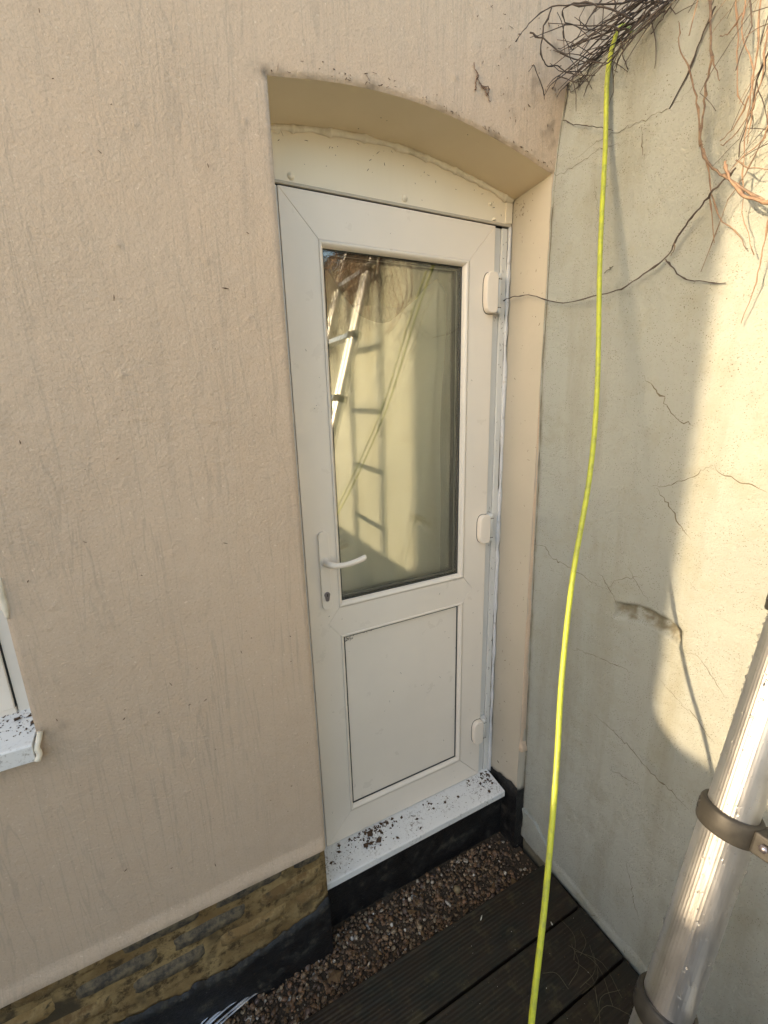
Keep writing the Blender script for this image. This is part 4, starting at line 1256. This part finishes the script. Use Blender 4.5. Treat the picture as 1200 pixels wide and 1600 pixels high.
# ------------------------------------------------------------------ climber
cl_main = empty('climber', (XW + 0.05, -1.5, Z_TOP), label='leafless woody climber hanging over the top of the garden wall', cat='climber')
def walk(p0, d0, n, step, grav, wob, r0, r1, r, keepx=None):
    P = [np.array(p0, float)]; d = np.array(d0, float); d /= np.linalg.norm(d)
    for i in range(n):
        d = d + r.normal(0, wob * 0.25, 3) + np.array([0, 0, -grav]); d /= np.linalg.norm(d)
        if r.rand() < 0.28: d = d + r.normal(0, wob * 2.4, 3); d /= np.linalg.norm(d)
        q = P[-1] + d * step
        if q[2] < Z_TOP - 0.005 and q[0] > XW - 0.006: q[0] = XW - 0.006 - r.rand() * 0.004; 
        if q[1] > -T - 0.008: q[1] = -T - 0.008
        if q[0] < XW - 0.30: d[0] = abs(d[0])
        P.append(q)
    return np.array(P), np.linspace(r0, r1, n + 1)
rv = np.random.RandomState(21)
def stem(y0, ln, matv, r0=0.003, twigs=4, out=0.05, parent=cl_main, n=5, hang=0.22, dirn=None, z0=None, nseg=None):
    st = 0.022; cnt = max(5, int(ln / st))
    p0 = (XW + rv.uniform(0.0, 0.06), y0, (z0 or Z_TOP) + rv.uniform(0.015, 0.05))
    d0 = dirn if dirn is not None else (-rv.uniform(0.4, 1.0), rv.normal(0, 0.5), rv.uniform(-0.1, 0.5))
    P, R__ = walk(p0, d0, cnt, st, hang, 0.13, r0, r0 * 0.35, rv)
    L = [(P, R__)]
    for t in range(twigs):
        i = rv.randint(2, len(P) - 1)
        dd = P[i] - P[i - 1] + rv.normal(0, 0.014, 3)
        Q, RQ = walk(P[i], dd, rv.randint(4, 12), 0.018, 0.10, 0.16, R__[i] * 0.6, 0.0005, rv)
        L.append((Q, RQ))
    tubes('stem', L, matv, parent, n=n)
# seen directly, close to the ladder
for i in range(24): stem(rv.uniform(-1.05, -0.68), rv.uniform(0.12, 0.5), M_VINE, rv.uniform(0.0011, 0.0024), 4)
# further along the wall, dense, seen in the door glass
for i in range(46): stem(rv.uniform(-1.15, -0.76), rv.uniform(0.35, 0.62), M_VINED if rv.rand() < 0.6 else M_VINE, rv.uniform(0.0020, 0.0036), 6, n=4)
for i in range(56): stem(rv.uniform(-1.8, -1.1), rv.uniform(0.5, 1.1), M_VINED if rv.rand() < 0.6 else M_VINE, rv.uniform(0.0020, 0.0040), 8, n=4)
for i in range(110): stem(-1.6 - 2.0 * rv.rand() ** 1.1, rv.uniform(0.4, 1.0), M_VINE if rv.rand() < 0.35 else M_VINED, rv.uniform(0.0015, 0.0035), 16, n=4)

# stems trailing along the top towards the house corner
cl2 = empty('climber', (XW, -0.35, Z_TOP), label='tangle of dark bare stems trailing over the wall top into the house corner', cat='climber')
for i in range(34):
    y0 = rv.uniform(-0.66, -0.28)
    P, R__ = walk((XW + rv.uniform(-0.005, 0.05), y0, Z_TOP + rv.uniform(0.012, 0.05)), (-rv.uniform(0.05, 0.35), 1.0, rv.uniform(-0.10, 0.1)), rv.randint(8, 18), 0.02, 0.012, 0.05, rv.uniform(0.0011, 0.0027), 0.0007, rv)
    L = [(P, R__)]
    for t in range(3):
        k_ = rv.randint(2, len(P) - 1); Q, RQ = walk(P[k_], P[k_] - P[k_ - 1] + rv.normal(0, 0.012, 3), rv.randint(3, 9), 0.016, 0.06, 0.15, 0.0013, 0.0006, rv); L.append((Q, RQ))
    tubes('stem', L, M_VINED, cl2, n=5)

def traced(pts, r0, r1, mt, parent, k=4, name='stem', jit=0.0):
    """stem through photograph points, each on its own real distance (x or y plane)"""
    P = np.array([at(*p) for p in pts])
    S_ = 0.45 * smooth_path(P, k) + 0.55 * np.array([P[int(i)] * (1 - (i % 1)) + P[min(int(i) + 1, len(P) - 1)] * (i % 1) for i in np.arange(0, (len(P) - 1) * k + 1) / k])
    S_[1:-1] += rv.normal(0, 0.0011, S_[1:-1].shape)
    R2 = np.linspace(r0, r1, len(S_)) * rv.uniform(0.82, 1.12, len(S_)) * 0.72
    for i in range(2, len(S_), 6): R2[i] *= 1.6
    return tubes(name, [(S_, R2)], mt, parent, n=6)
# arching shoots in the corner
Yc = -0.22
for pts in ([(1010, 0, 1, -.34), (960, 6, 1, -.32), (905, 8, 1, -.28), (862, 10, 1, -.24), (828, 35, 1, -.22), (806, 65, 1, -.21)],
            [(990, 30, 1, -.36), (955, 15, 1, -.33), (915, 3, 1, -.28), (880, 12, 1, -.24), (884, 35, 1, -.23), (925, 48, 1, -.25), (960, 60, 1, -.27)],
            [(828, 51, 1, -.20), (848, 60, 1, -.22), (880, 85, 1, -.24), (915, 97, 1, -.26), (950, 98, 1, -.30)],
            [(862, 12, 1, -.22), (848, 50, 1, -.20), (845, 85, 1, -.19), (855, 104, 1, -.19), (872, 104, 1, -.19), (890, 115, 1, -.20), (930, 118, 1, -.25)],
            [(940, 0, 1, -.28), (920, 30, 1, -.26), (900, 60, 1, -.24), (890, 75, 1, -.23)],
            [(985, 48, 1, -.34), (950, 42, 1, -.30), (925, 55, 1, -.27), (895, 70, 1, -.25), (890, 78, 1, -.25)],
            [(960, 0, 1, -.30), (965, 30, 1, -.30), (950, 60, 1, -.28), (930, 62, 1, -.27)],
            [(1020, 10, 1, -.42), (985, 50, 1, -.38), (958, 90, 1, -.34), (925, 118, 1, -.30), (912, 150, 0, .735)],
            [(970, 60, 0, .73), (973, 85, 0, .735), (981, 108, 0, .737)],
            [(1040, 5, 1, -.46), (1000, 45, 1, -.42), (965, 95, 1, -.37), (958, 128, 0, .735)]):
    traced(pts, 0.0026, 0.0012, M_VINED, cl2)

# the long wandering twigs that cross the wall
tw = empty('vine_shoot', tuple(at(1110, 300, 0, 0.70)), label='long thin shoot crossing the garden wall and reaching the top door hinge', cat='vine')
traced([(1150, 262, 0, .70), (1128, 285, 0, .70), (1105, 310, 0, .705), (1090, 330, 0, .71), (1070, 352, 0, .715), (1055, 378, 0, .72), (1040, 403, 0, .725), (1005, 428, 0, .72), (972, 451, 0, .715), (940, 460, 0, .705), (880, 474, 0, .698), (852, 468, 0, .698), (826, 461, 0, .698), (804, 463, 0, .695), (787, 470, 0, .688)], 0.0026, 0.0018, M_VINED, tw)
traced([(1040, 405, 0, .725), (1050, 420, 0, .725), (1068, 435, 0, .728), (1100, 441, 0, .733), (1134, 442, 0, .738)], 0.0020, 0.0012, M_VINED, tw)
traced([(1055, 378, 0, .72), (1052, 392, 0, .722), (1048, 400, 0, .722)], 0.0013, 0.0007, M_VINE, tw)
vh = empty('vine_shoot', tuple(at(1095, 200, 0, 0.66)), label='forked reddish stem hanging down the wall right of the hose', cat='vine')
traced([(1109, -30, 0, .70), (1110, 30, 0, .68), (1112, 90, 0, .68), (1104, 130, 0, .69), (1100, 165, 0, .695), (1096, 200, 0, .70), (1095, 228, 0, .705), (1108, 258, 0, .705), (1132, 275, 0, .70), (1155, 292, 0, .69), (1200, 318, 0, .68)], 0.0030, 0.0028, M_VINE, vh)
traced([(1061, 35, 0, .66), (1062, 70, 0, .67), (1075, 105, 0, .68), (1087, 150, 0, .69), (1092, 190, 0, .70), (1095, 228, 0, .705)], 0.0012, 0.0030, M_VINE, vh)
traced([(1099, 232, 0, .705), (1108, 280, 0, .71), (1110, 320, 0, .715), (1116, 380, 0, .72)], 0.0024, 0.0012, M_VINE, vh)
traced([(1112, 88, 0, .68), (1120, 110, 0, .68), (1124, 126, 0, .68)], 0.0015, 0.0009, M_VINE, vh)
traced([(1110, 300, 0, .71), (1128, 345, 0, .722), (1150, 362, 0, .728), (1166, 390, 0, .735)], 0.0018, 0.0009, M_VINE, vh)
traced([(1133, 252, 0, .69), (1136, 272, 0, .69), (1155, 300, 0, .69), (1185, 312, 0, .68), (1215, 322, 0, .67)], 0.0032, 0.0036, M_VINE, vh)
vt_ = empty('vine_shoot', tuple(at(1190, 200, 0, 0.66)), label='bundle of sunlit reddish twigs dangling at the right edge of the wall', cat='vine')
for pts in ([(1150, -10, 0, .68), (1152, 60, 0, .69), (1153, 150, 0, .70), (1163, 165, 0, .71)],
            [(1190, -10, 0, .66), (1180, 90, 0, .67), (1172, 150, 0, .68), (1165, 215, 0, .70), (1160, 330, 0, .72), (1178, 398, 0, .725)],
            [(1200, 40, 0, .66), (1190, 120, 0, .67), (1175, 170, 0, .68), (1145, 215, 0, .70), (1126, 226, 0, .71)],
            [(1165, -10, 0, .68), (1160, 50, 0, .68), (1175, 100, 0, .68), (1178, 150, 0, .69), (1168, 225, 0, .70)],
            [(1210, 170, 0, .68), (1195, 215, 0, .69), (1160, 245, 0, .69), (1133, 275, 0, .69)],
            [(1205, 330, 0, .70), (1190, 390, 0, .715), (1182, 440, 0, .72), (1158, 505, 0, .73)],
            [(1160, 20, 0, .67), (1140, 50, 0, .68), (1125, 56, 0, .68)],
            [(1170, 150, 0, .69), (1150, 195, 0, .71), (1125, 220, 0, .72)],
            [(1205, 120, 0, .67), (1198, 200, 0, .69), (1170, 260, 0, .70), (1140, 310, 0, .715), (1095, 425, 0, .735)],
            [(1150, 250, 0, .70), (1170, 262, 0, .70), (1205, 265, 0, .69)]):
    traced(pts, 0.0020, 0.0009, M_VINE, vt_)
sl = empty('vine_shoot', tuple(at(1080, 110, 0, 0.735)), label='straight dark stem lying flat on the wall between hose and forked stem', cat='vine')
traced([(1118, 10, 0, .735), (1100, 50, 0, .737), (1080, 100, 0, .738), (1046, 170, 0, .738)], 0.0026, 0.0016, M_VINED, sl)
traced([(1050, 5, 0, .735), (1035, 30, 0, .737), (1017, 53, 0, .738)], 0.0022, 0.0012, M_VINED, sl)
s5 = empty('vine_shoot', tuple(at(900, 195, 0, 0.72)), label='short twig sticking out of the house corner behind the hose', cat='vine')
traced([(880, 188, 0, .725), (895, 194, 0, .725), (915, 196, 0, .72), (940, 200, 0, .715), (958, 204, 0, .71)], 0.0016, 0.0009, M_VINED, s5)
traced([(958, 416, 0, .725), (950, 422, 0, .73), (944, 427, 0, .735)], 0.0014, 0.0010, M_VINED, s5)

# ------------------------------------------------------------------ loose odds and ends
# clear plastic strips lying in the gravel at the lower left
fo = empty('plastic_strips', (-0.38, -0.15, -0.22), label='tangled clear plastic strips lying on the gravel beside the plinth', cat='plastic strip')
for i, (dy, dz) in enumerate(((0, 0), (0.008, 0.006), (0.015, 0.002), (-0.008, 0.003), (0.022, 0.008))):
    P = smooth_path([(-0.62 - 0.02 * i, -0.20 + dy, -0.232 + dz), (-0.50, -0.185 + dy, -0.222 + dz), (-0.40, -0.165 + dy * 1.3, -0.214 + dz), (-0.33, -0.150 + dy, -0.216 + dz), (-0.288 + 0.006 * i, -0.136 + dy * 0.3, -0.232)], 6)
    V = []; F = []
    for j, p in enumerate(P): V += [p + np.array([0, -0.0026, 0.001 * math.sin(j)]), p + np.array([0, 0.0, 0.0016]), p + np.array([0, 0.0026, -0.001 * math.sin(j)])]
    for j in range(len(P) - 1): F += [(3 * j, 3 * j + 1, 3 * j + 4, 3 * j + 3), (3 * j + 1, 3 * j + 2, 3 * j + 5, 3 * j + 4)]
    o = pyd('strip', V, F, M_FOIL, fo, True)
crumbs('deck_litter', 260, lambda r: r.uniform(-0.3, 0.72), lambda r: r.uniform(-0.95, -0.30), lambda x, y: Z_DECK, 0.0006, 0.0022, M_DEBRIS, 31, kind='stuff')
crumbs('pale_crumbs', 26, lambda r: r.uniform(0.0, 0.70), lambda r: r.uniform(-0.75, -0.30), lambda x, y: Z_DECK, 0.0006, 0.0018, M_CHIP, 32, kind='stuff')
for (u, v, ln, an, lab) in ((862, 1443, 0.010, 1.3, 'small white chip on the deck just right of the hose'), (752, 1434, 0.016, 0.6, 'pale splinter on the deck near the gravel edge, left of the hose')):
    p = at(u, v, 2, Z_DECK + 0.002)
    d = np.array([math.cos(an), math.sin(an), 0]) * ln / 2
    o = tubes('chip', [(np.array([p - d, p, p + d]), [0.0012, 0.002, 0.001])], M_CHIP, n=5); prop(o, lab, 'chip')
# dead leaf scraps lodged among the pebbles
M_LEAF = mat('dead_leaf', (0.13, 0.075, 0.035), 0.8)
g = NB(M_LEAF); g.color(g.mix(g.noise(60, 3), (0.05, 0.03, 0.018), (0.24, 0.15, 0.07)))
crumbs('leaf_litter', 260, lambda r: r.uniform(-1.0, 0.71), lambda r: r.uniform(-0.30, -0.11), lambda x, y: -0.240, 0.003, 0.010, M_LEAF, 41, flat=0.25, kind='stuff')
# thin grass stalks and twigs on the deck
M_STALK = mat('dry_stalk', (0.09, 0.075, 0.045), 0.8)
gs = []
for i in range(14):
    p = at(rv.uniform(880, 1000), rv.uniform(1480, 1600), 2, Z_DECK + 0.004); a = rv.uniform(0, 3.14); l = rv.uniform(0.03, 0.09)
    Q = smooth_path([p, p + np.array([math.cos(a) * l, math.sin(a) * l, 0.008]), p + np.array([math.cos(a + .4) * l * 1.8, math.sin(a + .4) * l * 1.8, 0.0])], 4)
    gs.append((Q, 0.0006))
prop(tubes('dry_stalks', gs, M_STALK, n=4), kind='stuff')
# larger stones in the gravel
for (u, v, s, col, lab) in ((714, 1390, 0.017, (0.23, 0.18, 0.10), 'olive brown pebble, the largest in the gravel strip'), (640, 1405, 0.009, (0.55, 0.47, 0.36), 'pale pebble in the gravel under the middle of the sill'), (612, 1445, 0.007, (0.7, 0.66, 0.6), 'white pebble in the gravel below the sill, toward its left end')):
    p = at(u, v, 2, -0.232); mt = mat('stone_' + str(int(s * 1000)), col, 0.6)
    r = np.random.RandomState(u)
    bmx = bmesh.new(); bmesh.ops.create_icosphere(bmx, subdivisions=2, radius=1)
    for vv in bmx.verts: vv.co = Vector((vv.co.x * s * .7, vv.co.y * s * .8, vv.co.z * s * .8)) * (1 + r.uniform(-.08, .08)) + Vector(p)
    me = bpy.data.meshes.new('pebble'); bmx.to_mesh(me); bmx.free()
    link('pebble', me, mt, None, True, label=lab, cat='stone')

# ------------------------------------------------------------------ unseen blocks added at the left to shade the wall corner
SHX = -3.6
ext = empty('shade_block', (SHX, -0.3, -0.36), label='unseen block added beyond the left edge to cast the upright shadow edge', cat='shadow blocker')
box('wall', SHX - 0.3, SHX, -0.466, -T - 0.001, -0.36, 4.4, M_BACKWALL, ext)
sf = empty('shade_wall', (SHX, -3, -0.36), label='unseen wall added beyond the left edge to cast the level shadow edge', cat='wall')
tz = 0.614 + (XW - SHX) * math.tan(math.radians(ELEV))
poly = [(-0.468, -0.36), (-0.468, tz + 0.10)] + [(-0.468 - 0.10 + 0.10 * math.cos(a), tz + 0.10 - 0.10 * math.sin(a)) for a in np.linspace(0.15, math.pi / 2, 10)] + [(-9, tz), (-9, -0.36)]  # inner corner rounded to shape the shadow it casts
V = [(SHX - 0.12, y, z) for y, z in poly] + [(SHX, y, z) for y, z in poly]
n = len(poly); F = [tuple(range(n)), tuple(range(2 * n - 1, n - 1, -1))] + [(i, i + n, (i + 1) % n + n, (i + 1) % n) for i in range(n)]
o = pyd('masonry', V, F, M_BACKWALL, sf); fix_normals(o.data)

# ------------------------------------------------------------------ marks of weather: specks on door, reveal and wall, dead rootlets
rs = np.random.RandomState(77)
def specks(name, spots, parent, smin=0.0006, smax=0.0016, **k):
    L = []
    for (p, nrm_ax) in spots:
        p = np.array(p, float); a = rs.uniform(0, 6.28); l = rs.uniform(0.8, 4.0) * rs.uniform(smin, smax)
        d = np.zeros(3); ax2 = [i for i in range(3) if i != nrm_ax]
        d[ax2[0]] = math.cos(a) * l; d[ax2[1]] = math.sin(a) * l
        L.append((np.array([p - d, p + rs.normal(0, 0.0002, 3), p + d]), [smin * 0.5, rs.uniform(smin, smax) * 0.6, smin * 0.4]))
    return tubes(name, L, M_DEBRIS, parent, n=4, **k)
sp = [((rs.uniform(0.02, 0.64), -0.0006, rs.uniform(0.02, 1.96)), 1) for _ in range(46)]
sp = [q for q in sp if not (0.09 < q[0][0] < 0.56 and (0.87 < q[0][2] < 1.89 or 0.10 < q[0][2] < 0.79))]
sp += [((rs.normal(0.122, 0.008), 0.0135, rs.normal(0.757, 0.004)), 1) for _ in range(26)]
sp += [((rs.uniform(0.11, 0.54), 0.0135, rs.uniform(0.13, 0.76)), 1) for _ in range(14)]
sp += [((rs.uniform(0.11, 0.22), 0.0035, 0.7725 + rs.normal(0, 0.001)), 1) for _ in range(30)]
specks('grime_and_gap', sp, door, kind='stuff')
sp = [((0.7145, rs.uniform(-0.14, -0.01), rs.uniform(0.05, 2.0)), 0) for _ in range(70)]
sp += [((0.7145, rs.normal(-0.03, 0.02), 2.02 + rs.normal(0, 0.03)), 0) for _ in range(30)]
specks('grime_and_gap', sp, house, kind='stuff')
sp = [((rs.uniform(0.682, 0.702), 0.0035, rs.uniform(0.02, 1.95)), 1) for _ in range(50)]
sp += [((rs.uniform(0.655, 0.678), 0.0090, z + rs.normal(0, 0.012)), 1) for z in (1.735, 1.10, 0.99, 0.27) for _ in range(7)]
specks('grime_and_gap', sp, df, kind='stuff')
sp = [((x, 0.0015, rs.uniform(2.0, arcb(x) - 0.01)), 1) for x in rs.uniform(XL + 0.02, XR - 0.02, 30)]
specks('grime_and_gap', sp, ap, kind='stuff')
sp = [((rs.uniform(-0.6, -0.06), -T - 0.0015, rs.uniform(0.3, 2.3)), 1) for _ in range(40)]
sp += [((x, -T - 0.0015, float(arch(x)) + abs(rs.normal(0, 0.010)) + 0.004), 1) for x in rs.uniform(XL, XR, 60)]
sp += [((rs.uniform(0.45, 0.72), -T - 0.0015, rs.uniform(2.15, 2.4)), 1) for _ in range(50)]
specks('grime_and_gap', sp, house, smax=0.002, kind='stuff')
# dead rootlets left on the render to the right above the arch
M_ROOT = mat('dead_rootlet', (0.16, 0.10, 0.07), 0.9)
L = []
for (pts) in ([(740, 98), (746, 118), (752, 132), (760, 142), (766, 160)], [(746, 118), (744, 128), (743, 140)], [(753, 134), (764, 140), (760, 148)]):
    P = np.array([at(u, v, 1, -T - 0.002) for u, v in pts]); P = smooth_path(P, 5); P[:, 0] += rs.normal(0, 0.002, len(P)); P[:, 2] += rs.normal(0, 0.002, len(P))
    L.append((P, rs.uniform(0.0006, 0.0018, len(P))))
tubes('rootlets', L, M_ROOT, house, n=4, kind='stuff')
